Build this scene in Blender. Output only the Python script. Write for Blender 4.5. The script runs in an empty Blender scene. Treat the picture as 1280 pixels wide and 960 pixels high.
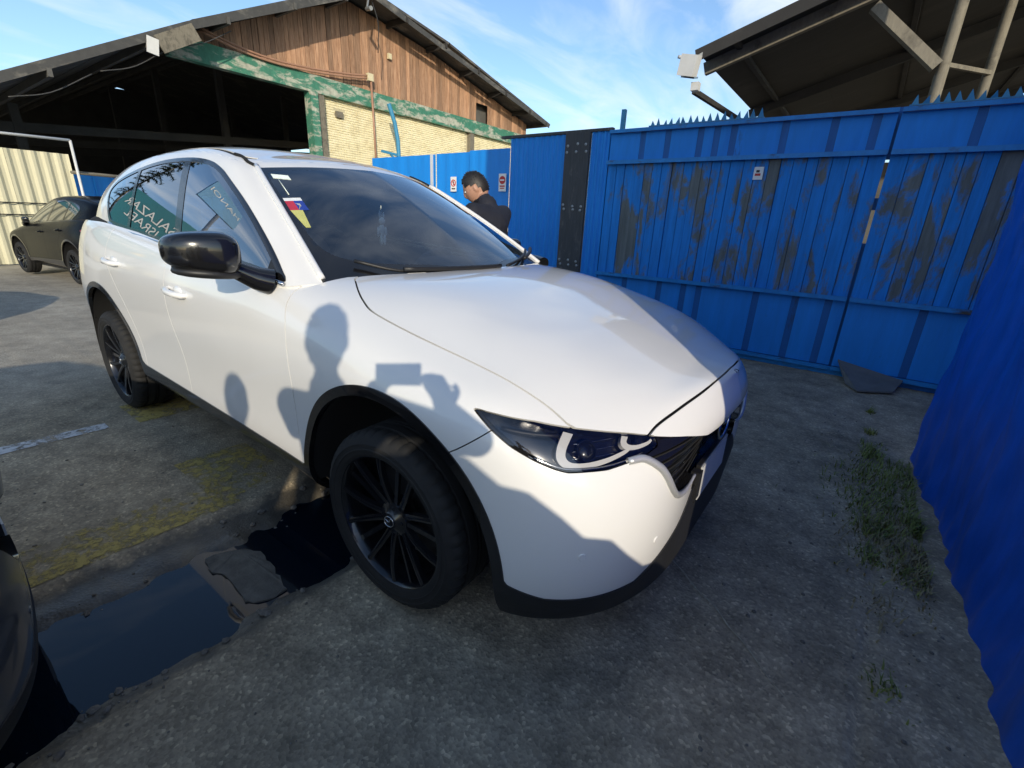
import bpy, bmesh, math, random
import numpy as np
from mathutils import Vector, Matrix, Euler
random.seed(7); RNG = np.random.default_rng(7)
SC = bpy.context.scene
COL = SC.collection
R = math.radians
# ---------------------------------------------------------------- camera (world frame: x = white car's forward, y = its left, z up, metres)
cam_d = bpy.data.cameras.new('camera'); cam = bpy.data.objects.new('camera', cam_d); COL.objects.link(cam)
cam_d.sensor_fit = 'HORIZONTAL'; cam_d.sensor_width = 36.0; cam_d.lens = 36.0*578.6/1280.0
cam_d.clip_start = 0.02; cam_d.clip_end = 2000
CAM = Vector((1.0917, -1.7321, 1.2992)); YAW, PITCH, ROLL = 2.1944, 0.3367, 0.0451
_f = Vector((math.cos(YAW)*math.cos(PITCH), math.sin(YAW)*math.cos(PITCH), -math.sin(PITCH)))
_r = Vector((math.sin(YAW), -math.cos(YAW), 0)); _u = _r.cross(_f)
_r2 = _r*math.cos(ROLL) + _u*math.sin(ROLL); _u2 = _u*math.cos(ROLL) - _r*math.sin(ROLL)
cam.matrix_world = Matrix(((_r2.x,_u2.x,-_f.x,CAM.x),(_r2.y,_u2.y,-_f.y,CAM.y),(_r2.z,_u2.z,-_f.z,CAM.z),(0,0,0,1)))
SC.camera = cam
# ---------------------------------------------------------------- sky, sun, exposure
SUN_DIR = Vector((-0.705, 0.640, -0.305)).normalized()       # direction the light travels
SUN_EL = math.asin(-SUN_DIR.z); SUN_AZ = math.atan2(-SUN_DIR.x, -SUN_DIR.y)
W = bpy.data.worlds.new('World'); SC.world = W; W.use_nodes = True
nt = W.node_tree; nt.nodes.clear()
def wn(t, **k):
    n = nt.nodes.new(t)
    for a, b in k.items(): setattr(n, a, b)
    return n
out = wn('ShaderNodeOutputWorld'); bg = wn('ShaderNodeBackground'); bg.inputs['Strength'].default_value = 0.125
sky = wn('ShaderNodeTexSky', sky_type='NISHITA', sun_disc=False, sun_elevation=SUN_EL, sun_rotation=SUN_AZ, air_density=1.0, dust_density=0.6, ozone_density=2.2, altitude=100)
tc = wn('ShaderNodeTexCoord'); sep = wn('ShaderNodeSeparateXYZ'); nt.links.new(tc.outputs['Generated'], sep.inputs[0])
# cirrus: project the view direction on a high flat layer, stretch it, threshold soft noise
add = wn('ShaderNodeMath', operation='ADD'); add.inputs[1].default_value = 0.12; nt.links.new(sep.outputs['Z'], add.inputs[0])
mx = wn('ShaderNodeMath', operation='MAXIMUM'); mx.inputs[1].default_value = 0.05; nt.links.new(add.outputs[0], mx.inputs[0])
dx = wn('ShaderNodeMath', operation='DIVIDE'); dy = wn('ShaderNodeMath', operation='DIVIDE')
nt.links.new(sep.outputs['X'], dx.inputs[0]); nt.links.new(mx.outputs[0], dx.inputs[1]); nt.links.new(sep.outputs['Y'], dy.inputs[0]); nt.links.new(mx.outputs[0], dy.inputs[1])
cmb = wn('ShaderNodeCombineXYZ'); nt.links.new(dx.outputs[0], cmb.inputs[0]); nt.links.new(dy.outputs[0], cmb.inputs[1])
mp = wn('ShaderNodeMapping'); mp.inputs['Rotation'].default_value = (0,0,R(-28)); mp.inputs['Scale'].default_value = (1.5,0.62,1); mp.inputs['Location'].default_value = (3.3,1.7,0); nt.links.new(cmb.outputs[0], mp.inputs[0])
n1 = wn('ShaderNodeTexNoise'); n1.inputs['Scale'].default_value = 2.1; n1.inputs['Detail'].default_value = 7; n1.inputs['Roughness'].default_value = .56; n1.inputs['Distortion'].default_value = .7
n2 = wn('ShaderNodeTexNoise'); n2.inputs['Scale'].default_value = .55; n2.inputs['Detail'].default_value = 3
nt.links.new(mp.outputs[0], n1.inputs['Vector']); nt.links.new(mp.outputs[0], n2.inputs['Vector'])
mu = wn('ShaderNodeMath', operation='MULTIPLY'); nt.links.new(n1.outputs['Fac'], mu.inputs[0]); nt.links.new(n2.outputs['Fac'], mu.inputs[1])
rp = wn('ShaderNodeValToRGB'); rp.color_ramp.elements[0].position = .215; rp.color_ramp.elements[0].color = (0,0,0,1); rp.color_ramp.elements[1].position = .47; rp.color_ramp.elements[1].color = (.85,.85,.85,1)
nt.links.new(mu.outputs[0], rp.inputs[0])
mix = wn('ShaderNodeMixRGB'); mix.inputs['Color2'].default_value = (4.5,4.8,5.1,1)
tint = wn('ShaderNodeMixRGB', blend_type='MULTIPLY'); tint.inputs['Fac'].default_value = 1; tint.inputs['Color2'].default_value = (.80,.85,.90,1)
nt.links.new(sky.outputs[0], tint.inputs['Color1'])
nt.links.new(rp.outputs[0], mix.inputs['Fac']); nt.links.new(tint.outputs[0], mix.inputs['Color1']); nt.links.new(mix.outputs[0], bg.inputs['Color']); nt.links.new(bg.outputs[0], out.inputs[0])
sd = bpy.data.lights.new('sun', 'SUN'); sd.energy = 2.05; sd.angle = R(.53); sd.color = (1,.89,.70)
so = bpy.data.objects.new('sun', sd); COL.objects.link(so); so.rotation_euler = SUN_DIR.to_track_quat('-Z','Y').to_euler(); so.location = (8,-8,10)
VS = SC.view_settings; VS.view_transform = 'Standard'; VS.look = 'None'; VS.exposure = 0.9; VS.gamma = 1; VS.use_curve_mapping = False
SC.cycles.max_bounces = 10; SC.cycles.transparent_max_bounces = 16; SC.cycles.glossy_bounces = 5; SC.cycles.caustics_reflective = False; SC.cycles.caustics_refractive = False
try: SC.cycles.use_denoising = True
except Exception: pass
# ---------------------------------------------------------------- materials
MAT = {}
class NT:
    def __init__(s, name):
        s.m = bpy.data.materials.new(name); s.m.use_nodes = True; s.t = s.m.node_tree; s.t.nodes.clear()
        s.out = s.n('ShaderNodeOutputMaterial'); MAT[name] = s.m
    def n(s, t, **k):
        n = s.t.nodes.new(t)
        for a, b in k.items():
            if a.startswith('i_'): n.inputs[a[2:].replace('_',' ')].default_value = b
            else: setattr(n, a, b)
        return n
    def l(s, a, b): s.t.links.new(a, b)
    def pr(s, col=(.5,.5,.5), rough=.5, metal=0, spec=.5, coat=0, **k):
        p = s.n('ShaderNodeBsdfPrincipled'); p.inputs['Base Color'].default_value = (*col,1); p.inputs['Roughness'].default_value = rough
        p.inputs['Metallic'].default_value = metal; p.inputs['Specular IOR Level'].default_value = spec; p.inputs['Coat Weight'].default_value = coat; p.inputs['Coat Roughness'].default_value = .03
        s.l(p.outputs[0], s.out.inputs[0]); s.p = p; return p
    def noise(s, scale, detail=5, rough=.6, dist=0, vec=None, sc=None, gen='Object'):
        tcn = s.n('ShaderNodeTexCoord'); v = tcn.outputs[gen]
        if vec is not None: v = vec
        if sc is not None:
            mpn = s.n('ShaderNodeMapping'); mpn.inputs['Scale'].default_value = sc; s.l(v, mpn.inputs[0]); v = mpn.outputs[0]
        n = s.n('ShaderNodeTexNoise'); n.inputs['Scale'].default_value = scale; n.inputs['Detail'].default_value = detail; n.inputs['Roughness'].default_value = rough; n.inputs['Distortion'].default_value = dist
        s.l(v, n.inputs['Vector']); return n.outputs['Fac']
    def ramp(s, fac, stops):
        r = s.n('ShaderNodeValToRGB'); e = r.color_ramp.elements
        while len(e) < len(stops): e.new(.5)
        for q, (p, c) in zip(e, stops): q.position = p; q.color = (*c,1) if len(c)==3 else c
        s.l(fac, r.inputs[0]); return r.outputs[0]
    def mixc(s, fac, a, b, mode='MIX'):
        m = s.n('ShaderNodeMixRGB', blend_type=mode)
        for k, v in (('Fac',fac),('Color1',a),('Color2',b)):
            if hasattr(v,'is_output'): s.l(v, m.inputs[k])
            else: m.inputs[k].default_value = v if k=='Fac' else (*v,1)
        return m.outputs[0]
    def bump(s, h, strength=.3, dist=.01):
        b = s.n('ShaderNodeBump'); b.inputs['Strength'].default_value = strength; b.inputs['Distance'].default_value = dist
        s.l(h, b.inputs['Height']); s.l(b.outputs[0], s.p.inputs['Normal']); return b
def flat(name, col, rough=.5, metal=0, spec=.5, coat=0, var=.12, scale=6, bump=0):
    t = NT(name); t.pr(col, rough, metal, spec, coat)
    f = t.noise(scale, 6, .65)
    c = t.ramp(f, [(.25, tuple(v*(1-var) for v in col)), (.75, tuple(min(1,v*(1+var)) for v in col))]); t.l(c, t.p.inputs['Base Color'])
    if bump: t.bump(t.noise(scale*14, 4), bump, .004)
    return t.m
# car
t = NT('white_paint'); t.pr((.77,.765,.75), .32, 0, .5, 1.0)
g = t.noise(2.2, 4); t.l(t.ramp(g, [(.3,(.75,.742,.72)),(.7,(.775,.767,.745))]), t.p.inputs['Base Color'])

t.p.inputs['Coat Roughness'].default_value = .045
flat('black_gloss', (.008,.008,.009), .18, coat=.6)
flat('black_paint', (.003,.004,.006), .22, spec=.10, coat=0)
flat('grey_paint', (.09,.095,.10), .3, metal=.35, coat=1.0)
flat('silver_paint', (.42,.43,.44), .3, metal=.55, coat=1.0)
flat('black_plastic', (.014,.014,.015), .5, bump=.15, var=.25)
flat('gap_dark', (.006,.006,.006), .9)
flat('chrome', (.62,.63,.65), .16, metal=1, var=.04); flat('satin_silver', (.66,.66,.65), .38, metal=.6, var=.05)
flat('rim_black', (.012,.013,.016), .22, metal=.3, coat=.7, var=.2)
flat('interior', (.055,.052,.050), .75, var=.25, scale=9, bump=.1)
flat('headliner', (.10,.10,.098), .9)
flat('drl', (.80,.80,.78), .25, coat=.5, var=.03)
flat('tail_red', (.22,.006,.008), .12, coat=1)
flat('plate_white', (.62,.62,.60), .4)
t = NT('tyre'); t.pr((.016,.016,.016), .8); f = t.noise(16, 6); t.l(t.ramp(f, [(.3,(.007,.007,.007)),(.7,(.015,.0145,.014))]), t.p.inputs['Base Color']); t.bump(t.noise(90,3), .25, .003)
def glass(name, tint, base=.05, rough=0.0, ior=1.5):
    t = NT(name); fr = t.n('ShaderNodeFresnel'); fr.inputs['IOR'].default_value = ior
    tr = t.n('ShaderNodeBsdfTransparent'); tr.inputs[0].default_value = (*tint,1)
    gl = t.n('ShaderNodeBsdfGlossy'); gl.inputs['Roughness'].default_value = rough; gl.inputs[0].default_value = (.95,.97,1,1)
    m = t.n('ShaderNodeMath', operation='MULTIPLY_ADD'); m.inputs[1].default_value = 1.35; m.inputs[2].default_value = base; m.use_clamp = True
    t.l(fr.outputs[0], m.inputs[0]); ms = t.n('ShaderNodeMixShader'); t.l(m.outputs[0], ms.inputs[0]); t.l(tr.outputs[0], ms.inputs[1]); t.l(gl.outputs[0], ms.inputs[2]); t.l(ms.outputs[0], t.out.inputs[0]); return t.m
glass('wind_glass', (.84,.92,.95), .09)
glass('side_glass', (.62,.72,.78), .22)
glass('dark_glass', (.13,.15,.16), .14)
glass('lamp_lens', (.80,.80,.82), .02)
t = NT('water'); t.pr((.003,.007,.014), .02, 0, .5); t.p.inputs['IOR'].default_value = 1.5  # bluish base paints in some of the sky's reflection
b = t.bump(t.noise(4, 2), .03, .01)

# ---------------------------------------------------------------- object helpers
def props(o, label=None, cat=None, group=None, kind=None):
    for k, v in (('label',label),('category',cat),('group',group),('kind',kind)):
        if v: o[k] = v
    return o
def empty(name, loc=(0,0,0), rz=0, parent=None):
    o = bpy.data.objects.new(name, None); COL.objects.link(o); o.location = loc; o.rotation_euler = (0,0,rz); o.empty_display_size = .2
    if parent: o.parent = parent
    return o
def mk(name, V, F, mat=None, parent=None, smooth=True, auto=None):
    me = bpy.data.meshes.new(name); me.from_pydata([tuple(map(float,v[:3])) for v in V], [], [tuple(map(int,f)) for f in F]); me.update()
    if smooth: me.polygons.foreach_set('use_smooth', [True]*len(me.polygons))
    if auto is not None:
        me.set_sharp_from_angle(angle=R(auto))
    if mat:
        for q in (mat if isinstance(mat,(list,tuple)) else [mat]): me.materials.append(MAT[q] if isinstance(q,str) else q)
    o = bpy.data.objects.new(name, me); COL.objects.link(o)
    if parent: o.parent = parent
    return o
def inst(o, parent=None, loc=None, rot=None, scale=None):
    c = o.copy(); COL.objects.link(c); c.parent = parent
    if loc is not None: c.location = loc
    if rot is not None: c.rotation_euler = rot
    if scale is not None: c.scale = scale
    return c
def copy_tree(o, parent=None):
    c = o.copy(); COL.objects.link(c); c.parent = parent
    for ch in list(o.children): copy_tree(ch, c)
    return c
class MB:
    """collects simple solids into one mesh"""
    def __init__(s): s.V = []; s.F = []
    def add(s, V, F):
        k = len(s.V); s.V += [tuple(v) for v in V]; s.F += [tuple(i+k for i in f) for f in F]; return s
    def box(s, c, d, rot=None, bev=0):
        x, y, z = (v/2 for v in d); c = Vector(c)
        P = [Vector((a*x,b*y,e*z)) for a in (-1,1) for b in (-1,1) for e in (-1,1)]
        if rot is not None:
            M = rot if isinstance(rot, Matrix) else Euler(rot).to_matrix()
            P = [M @ p for p in P]
        return s.add([c+p for p in P], [(0,1,3,2),(4,6,7,5),(0,4,5,1),(2,3,7,6),(0,2,6,4),(1,5,7,3)])
    def bar(s, a, b, w, h, up=(0,0,1)):
        a, b = Vector(a), Vector(b); d = b-a; x = d.normalized(); u = Vector(up); y = u.cross(x)
        if y.length < 1e-4: y = Vector((0,1,0)).cross(x)
        y.normalize(); z = x.cross(y)
        M = Matrix((x,y,z)).transposed()
        return s.box((a+b)/2, (d.length,w,h), M)
    def tube(s, pts, r, seg=8, cap=True):
        P = [Vector(p) for p in pts]; rr = r if isinstance(r,(list,tuple)) else [r]*len(P)
        V = []; F = []; prev = None
        for i, p in enumerate(P):
            d = (P[min(i+1,len(P)-1)]-P[max(i-1,0)]).normalized()
            if prev is None:
                a = Vector((0,0,1)) if abs(d.z)<.9 else Vector((1,0,0)); x = a.cross(d).normalized()
            else: x = (prev-d*prev.dot(d)).normalized()
            prev = x; y = d.cross(x)
            for k in range(seg):
                t_ = 2*math.pi*k/seg; V.append(p+(x*math.cos(t_)+y*math.sin(t_))*rr[i])
        for i in range(len(P)-1):
            for k in range(seg): F.append((i*seg+k, i*seg+(k+1)%seg, (i+1)*seg+(k+1)%seg, (i+1)*seg+k))
        if cap: F.append(tuple(range(seg))[::-1]); F.append(tuple((len(P)-1)*seg+k for k in range(seg)))
        return s.add(V, F)
    def build(s, name, mat, parent=None, smooth=False, auto=None, loc=None):
        o = mk(name, s.V, s.F, mat, parent, smooth, auto)
        if loc is not None: o.location = loc
        return o
def lathe(prof, seg=48, axis='y', closed=False):
    V = []; F = []; n = len(prof)
    for k in range(seg):
        a = 2*math.pi*k/seg
        for r_, h in prof:
            V.append((r_*math.cos(a), h, r_*math.sin(a)) if axis=='y' else (r_*math.cos(a), r_*math.sin(a), h))
    for k in range(seg):
        k2 = (k+1)%seg
        for i in range(n-1 if not closed else n): F.append((k*n+i, k*n+(i+1)%n, k2*n+(i+1)%n, k2*n+i))
    return V, F
def superell(a, b, c, e1=.6, e2=.6, nu=24, nv=14):
    V = []; F = []
    p = lambda w, m: math.copysign(abs(w)**m, w)
    for j in range(nv+1):
        ph = -math.pi/2+math.pi*j/nv
        for i in range(nu):
            th = 2*math.pi*i/nu
            V.append((a*p(math.cos(ph),e1)*p(math.cos(th),e2), b*p(math.cos(ph),e1)*p(math.sin(th),e2), c*p(math.sin(ph),e1)))
    for j in range(nv):
        for i in range(nu): F.append((j*nu+i, j*nu+(i+1)%nu, (j+1)*nu+(i+1)%nu, (j+1)*nu+i))
    return V, F
def text_mesh(name, body, size, mat, parent=None, extrude=.002):
    cu = bpy.data.curves.new(name, 'FONT'); cu.body = body; cu.size = size; cu.extrude = extrude; cu.align_x = 'CENTER'; cu.align_y = 'CENTER'
    tmp = bpy.data.objects.new(name+'_tmp', cu); COL.objects.link(tmp)
    dg = bpy.context.evaluated_depsgraph_get(); me = bpy.data.meshes.new_from_object(tmp.evaluated_get(dg)); bpy.data.objects.remove(tmp); bpy.data.curves.remove(cu)
    me.name = name; me.materials.clear(); me.materials.append(MAT[mat]); o = bpy.data.objects.new(name, me); COL.objects.link(o)
    if parent: o.parent = parent
    return o
# ---------------------------------------------------------------- white car surfaces (half, y>=0 is mirrored later)
def bsp(ctrl, n_per):
    """uniform cubic B-spline through a (n,k) control list, ends clamped; returns samples and parameter"""
    P = np.asarray(ctrl, float); n = len(P)
    Q = np.concatenate([[2*P[0]-P[1]], P, [2*P[-1]-P[-2]]])
    if np.isscalar(n_per): n_per = [n_per]*(n-1)
    W, S = [], []
    for i in range(n-1):
        m = n_per[i]
        for k in range(m + (1 if i == n-2 else 0)):
            t = k/m
            w = np.zeros(n+2)
            w[i:i+4] = [(1-t)**3/6, (3*t**3-6*t*t+4)/6, (-3*t**3+3*t*t+3*t+1)/6, t**3/6]
            W.append(w); S.append(i+t)
    return np.array(W), np.array(S)
def surf(G, nu, nv):
    """G[u][v] = (x,y,z): bicubic B-spline sheet -> V (n,5: x,y,z,u,v), quads, shape"""
    G = np.asarray(G, float)
    def ext(A):
        return np.concatenate([[2*A[0]-A[1]], A, [2*A[-1]-A[-2]]])
    Wu, su = bsp(G[:,0], nu); Wv, sv = bsp(G[0], nv)
    E_ = ext(G); E_ = np.swapaxes(ext(np.swapaxes(E_,0,1)),0,1)
    S = np.einsum('ai,bj,ijk->abk', Wu, Wv, E_)
    a, b = S.shape[:2]
    U, Vv = np.meshgrid(su, sv, indexing='ij')
    V = np.concatenate([S.reshape(-1,3), U.reshape(-1,1), Vv.reshape(-1,1)],1)
    idx = np.arange(a*b).reshape(a,b)
    F = np.stack([idx[:-1,:-1], idx[1:,:-1], idx[1:,1:], idx[:-1,1:]],-1).reshape(-1,4)
    return V, [tuple(f) for f in F.tolist()], (a,b)
def sdf(px, py, poly):
    P = np.asarray(poly, float); d = np.full(px.shape, 1e9); ins = np.zeros(px.shape, bool)
    for (ax,ay),(bx,by) in zip(P, np.roll(P,-1,0)):
        ex, ey = bx-ax, by-ay; L = ex*ex+ey*ey
        if L < 1e-14: continue
        t = np.clip(((px-ax)*ex+(py-ay)*ey)/L,0,1)
        d = np.minimum(d, np.hypot(px-ax-t*ex, py-ay-t*ey))
        c = ((ay<=py)&(by>py))|((by<=py)&(ay>py))
        if abs(by-ay)>1e-12:
            ins ^= c & (px < ax+(py-ay)/(by-ay)*ex)
    return np.where(ins, d, -d)
def clip(M, s):
    """keep the part of mesh M=(V,F) where s>0 (s per vertex), cut along the zero line"""
    V, F = M; s = np.where(np.abs(s)<1e-7, 1e-7, s); pos = s > 0
    new = [v for v in V]; cache = {}; out = []
    for f in F:
        p = [pos[i] for i in f]
        if all(p): out.append(f); continue
        if not any(p): continue
        g = []
        for k in range(len(f)):
            i, j = f[k], f[(k+1)%len(f)]
            if pos[i]: g.append(i)
            if pos[i] != pos[j]:
                key = (i,j) if i<j else (j,i)
                if key not in cache:
                    a, b = key; t = s[a]/(s[a]-s[b]); cache[key] = len(new); new.append(V[a]*(1-t)+V[b]*t)
                g.append(cache[key])
        if len(g) >= 3: out.append(tuple(g))
    A = np.array(new); used = sorted({i for f in out for i in f}); mp = {o:k for k,o in enumerate(used)}
    return (A[used] if used else np.zeros((0,V.shape[1])), [tuple(mp[i] for i in f) for f in out])
def crv(pts, n=8, closed=False):
    """Catmull-Rom through 2D/3D points"""
    P = np.asarray(pts, float)
    Q = np.concatenate([[P[-1]],P,[P[0],P[1]]]) if closed else np.concatenate([[2*P[0]-P[1]],P,[2*P[-1]-P[-2]]])
    out = []
    for i in range(len(Q)-3):
        for k in range(n):
            t = k/n; a,b,c,d = Q[i:i+4]
            out.append(.5*((2*b)+(c-a)*t+(2*a-5*b+4*c-d)*t*t+(3*b-3*c+d-a)*t**3))
    if not closed: out.append(P[-1])
    return np.array(out)
def lerp_tab(tab, x):
    tab = sorted(tab); return np.interp(x, [t[0] for t in tab], [t[1] for t in tab])

def hull_grid():
    cols = []
    def side(x, f=1.0):
        T = lambda *v: np.interp(x, [-3.1,-2.7,-2.2,-1.6,-1.1,-.75,-.5,-.25,0,.2,.38], v)
        r6 = (T(.885,.905,.912,.912,.912,.912,.912,.912,.91,.905,.895), T(1.05,1.03,1.01,.995,.975,.955,.93,.905,.88,.86,.845))
        r7 = (T(.845,.86,.87,.878,.88,.88,.885,.885,.88,.875,.862), T(1.16,1.145,1.11,1.09,1.06,1.04,1.015,.985,.95,.922,.895))
        r8 = (T(.78,.795,.81,.825,.835,.835,.81,.79,.78,.772,.76), T(1.29,1.265,1.225,1.18,1.15,1.125,1.085,1.045,1.005,.965,.93))
        zc = T(1.3,1.28,1.24,1.2,1.17,1.16,1.135,1.13,1.095,1.045,1.0)
        fl = T(.0,.012,.0,.0,.0,.0,.0,.008,.014,.01,.004)
        lo = T(.21,.23,.30,.31,.31,.31,.29,.24,.24,.24,.23); R = [(x,(.86-.6*(lo-.21))*f,lo),(x,(.893-.15*(lo-.21))*f+fl,.29+.55*(lo-.21)),(x,.905*f+fl,.40+.15*(lo-.21)),(x,.898*f+fl,.54),(x,.905*f+fl,.68),(x,.918*f+fl*.8,.80),
             (x,r6[0]*f+fl*.4,r6[1]),(x,r7[0]*f,r7[1]),(x,r8[0]*f,r8[1]),(x,.60*f,zc-.013),(x,.30*f,zc-.002),(x,0,zc)]
        return R
    # rear end
    def rear(ox, oy, sx, top):
        zs = [.24,.32,.44,.58,.72,.84,.98,1.1,1.2]; ins = [.10,.04,.0,.0,.0,.01,.03,.06,.10]
        L = math.hypot(1,1)
        R = []
        for z,i in zip(zs,ins):
            k = min(1, oy/.6) if oy>0 else 0
            R.append((ox+i*.9, oy*(1-i*.45), z))
        return R + [(ox+.25, oy*.6, 1.22),(ox+.35, oy*.3, 1.23),(ox+.4,0,1.23)]
    cols += [rear(-3.66,0,0,0), rear(-3.655,.22,0,0), rear(-3.63,.45,0,0), rear(-3.57,.66,0,0), rear(-3.45,.80,0,0)]
    cols += [side(-3.27,.965), side(-3.08,.992), side(-2.9), side(-2.7)]
    cols += [side(x) for x in (-2.45,-2.2,-1.9,-1.6,-1.35,-1.1,-.9,-.72,-.55,-.38,-.2,-.02,.15,.30)]
    z0 = [.21,.29,.40,.54]
    cols.append([(.405,.855,.21),(.41,.885,.29),(.41,.905,.40),(.412,.903,.54),(.412,.905,.67),(.412,.902,.765),(.41,.888,.84),(.405,.85,.89),(.395,.765,.925),(.40,.57,.975),(.40,.28,.992),(.40,0,.996)])
    cols.append([(.50,.83,.21),(.51,.865,.29),(.515,.885,.40),(.52,.885,.53),(.52,.885,.64),(.518,.88,.73),(.51,.862,.80),(.495,.82,.855),(.475,.745,.895),(.48,.55,.947),(.485,.27,.966),(.485,0,.97)])
    cols.append([(.585,.775,.21),(.60,.81,.29),(.612,.835,.40),(.617,.838,.52),(.617,.835,.62),(.61,.825,.70),(.60,.805,.762),(.58,.77,.818),(.55,.70,.865),(.555,.52,.918),(.565,.26,.938),(.57,0,.943)])
    cols.append([(.665,.695,.21),(.68,.73,.29),(.695,.75,.40),(.702,.752,.51),(.702,.745,.60),(.695,.73,.675),(.68,.71,.735),(.66,.68,.79),(.625,.62,.842),(.63,.47,.893),(.64,.24,.915),(.645,0,.92)])
    cols.append([(.725,.585,.21),(.74,.61,.29),(.757,.63,.40),(.765,.63,.50),(.765,.625,.59),(.758,.615,.66),(.745,.60,.72),(.727,.575,.775),(.69,.53,.83),(.695,.40,.872),(.705,.21,.892),(.71,0,.897)])
    cols.append([(.77,.45,.21),(.785,.47,.29),(.803,.48,.40),(.815,.48,.50),(.815,.475,.585),(.81,.47,.66),(.80,.46,.72),(.782,.445,.775),(.742,.42,.836),(.747,.315,.872),(.755,.165,.888),(.76,0,.892)])
    cols.append([(.80,.30,.21),(.815,.31,.29),(.835,.315,.40),(.848,.315,.50),(.852,.313,.585),(.85,.31,.66),(.842,.305,.72),(.825,.30,.775),(.79,.285,.842),(.79,.21,.868),(.793,.11,.88),(.796,0,.883)])
    cols.append([(.815,.15,.21),(.83,.155,.29),(.85,.155,.40),(.866,.155,.50),(.873,.155,.585),(.872,.153,.66),(.865,.15,.72),(.85,.148,.78),(.818,.14,.848),(.815,.10,.868),(.815,.05,.877),(.817,0,.879)])
    cols.append([(.82,0,.21),(.835,0,.29),(.856,0,.40),(.872,0,.50),(.88,0,.585),(.88,0,.66),(.873,0,.72),(.858,0,.78),(.826,0,.85),(.822,0,.868),(.821,0,.876),(.822,0,.878)])
    for ci in range(-9,0):
        x_, y_, z_ = cols[ci][0]; cols[ci][0] = (x_+.006, y_*1.006, z_+.028)
    for ci, k in ((-4,.12),(-3,.45),(-2,.85),(-1,1.0)):
        for ri, d in enumerate((.04,.05,.07,.09,.095,.08,.03,.0)):
            x_, y_, z_ = cols[ci][ri]; cols[ci][ri] = (x_-d*k, y_, z_)
    return cols
def house_grid():
    W = [
     [(-.30,0,1.075),(-.615,0,1.285),(-.91,0,1.455),(-1.17,0,1.58),(-1.27,0,1.605),(-1.33,0,1.617),(-1.38,0,1.622)],
     [(-.32,.28,1.077),(-.63,.255,1.283),(-.93,.235,1.45),(-1.18,.215,1.572),(-1.28,.205,1.60),(-1.36,.11,1.617),(-1.40,0,1.624)],
     [(-.39,.54,1.085),(-.69,.50,1.278),(-.98,.455,1.435),(-1.22,.415,1.555),(-1.32,.40,1.583),(-1.42,.22,1.615),(-1.45,0,1.625)],
     [(-.51,.765,1.095),(-.79,.70,1.27),(-1.06,.63,1.415),(-1.29,.565,1.535),(-1.38,.53,1.572),(-1.48,.30,1.618),(-1.52,0,1.632)],
     [(-.56,.835,1.085),(-.83,.76,1.255),(-1.09,.685,1.405),(-1.32,.615,1.53),(-1.42,.565,1.583),(-1.52,.32,1.63),(-1.56,0,1.642)],
     [(-.66,.847,1.07),(-.91,.772,1.255),(-1.15,.697,1.405),(-1.37,.625,1.535),(-1.46,.575,1.592),(-1.55,.33,1.638),(-1.59,0,1.65)],
     [(-.88,.847,1.07),(-1.08,.772,1.265),(-1.28,.695,1.425),(-1.46,.622,1.555),(-1.54,.572,1.612),(-1.61,.33,1.652),(-1.64,0,1.662)],
     [(-1.2,.84,1.10),(-1.34,.765,1.285),(-1.49,.688,1.45),(-1.62,.615,1.58),(-1.68,.565,1.632),(-1.73,.33,1.665),(-1.75,0,1.675)]]
    W += [[(-1.6,.83,1.12),(-1.66,.757,1.30),(-1.74,.683,1.465),(-1.82,.61,1.597),(-1.85,.56,1.643),(-1.88,.33,1.672),(-1.9,0,1.68)],
     [(-2.0,.818,1.15),(-2.02,.748,1.32),(-2.06,.678,1.475),(-2.1,.605,1.602),(-2.12,.555,1.646),(-2.13,.33,1.673),(-2.14,0,1.68)],
     [(-2.4,.802,1.18),(-2.4,.737,1.34),(-2.41,.67,1.485),(-2.42,.60,1.597),(-2.43,.55,1.637),(-2.43,.33,1.663),(-2.43,0,1.67)],
     [(-2.8,.783,1.21),(-2.78,.725,1.36),(-2.77,.662,1.48),(-2.76,.593,1.577),(-2.76,.543,1.612),(-2.76,.33,1.638),(-2.76,0,1.645)],
     [(-3.1,.76,1.22),(-3.08,.71,1.36),(-3.06,.65,1.46),(-3.03,.585,1.54),(-3.02,.535,1.573),(-3.01,.32,1.60),(-3.0,0,1.607)],
     [(-3.34,.72,1.18),(-3.30,.685,1.33),(-3.25,.635,1.43),(-3.19,.575,1.505),(-3.16,.525,1.537),(-3.13,.32,1.567),(-3.12,0,1.575)],
     [(-3.50,.60,1.14),(-3.43,.585,1.30),(-3.37,.555,1.41),(-3.31,.51,1.483),(-3.26,.47,1.515),(-3.22,.29,1.545),(-3.2,0,1.553)],
     [(-3.56,.33,1.12),(-3.48,.33,1.29),(-3.41,.32,1.41),(-3.35,.30,1.48),(-3.30,.28,1.51),(-3.26,.17,1.535),(-3.25,0,1.54)],
     [(-3.57,0,1.12),(-3.49,0,1.29),(-3.42,0,1.41),(-3.36,0,1.485),(-3.31,0,1.515),(-3.28,0,1.532),(-3.27,0,1.538)]]
    return W[::-1]
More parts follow.
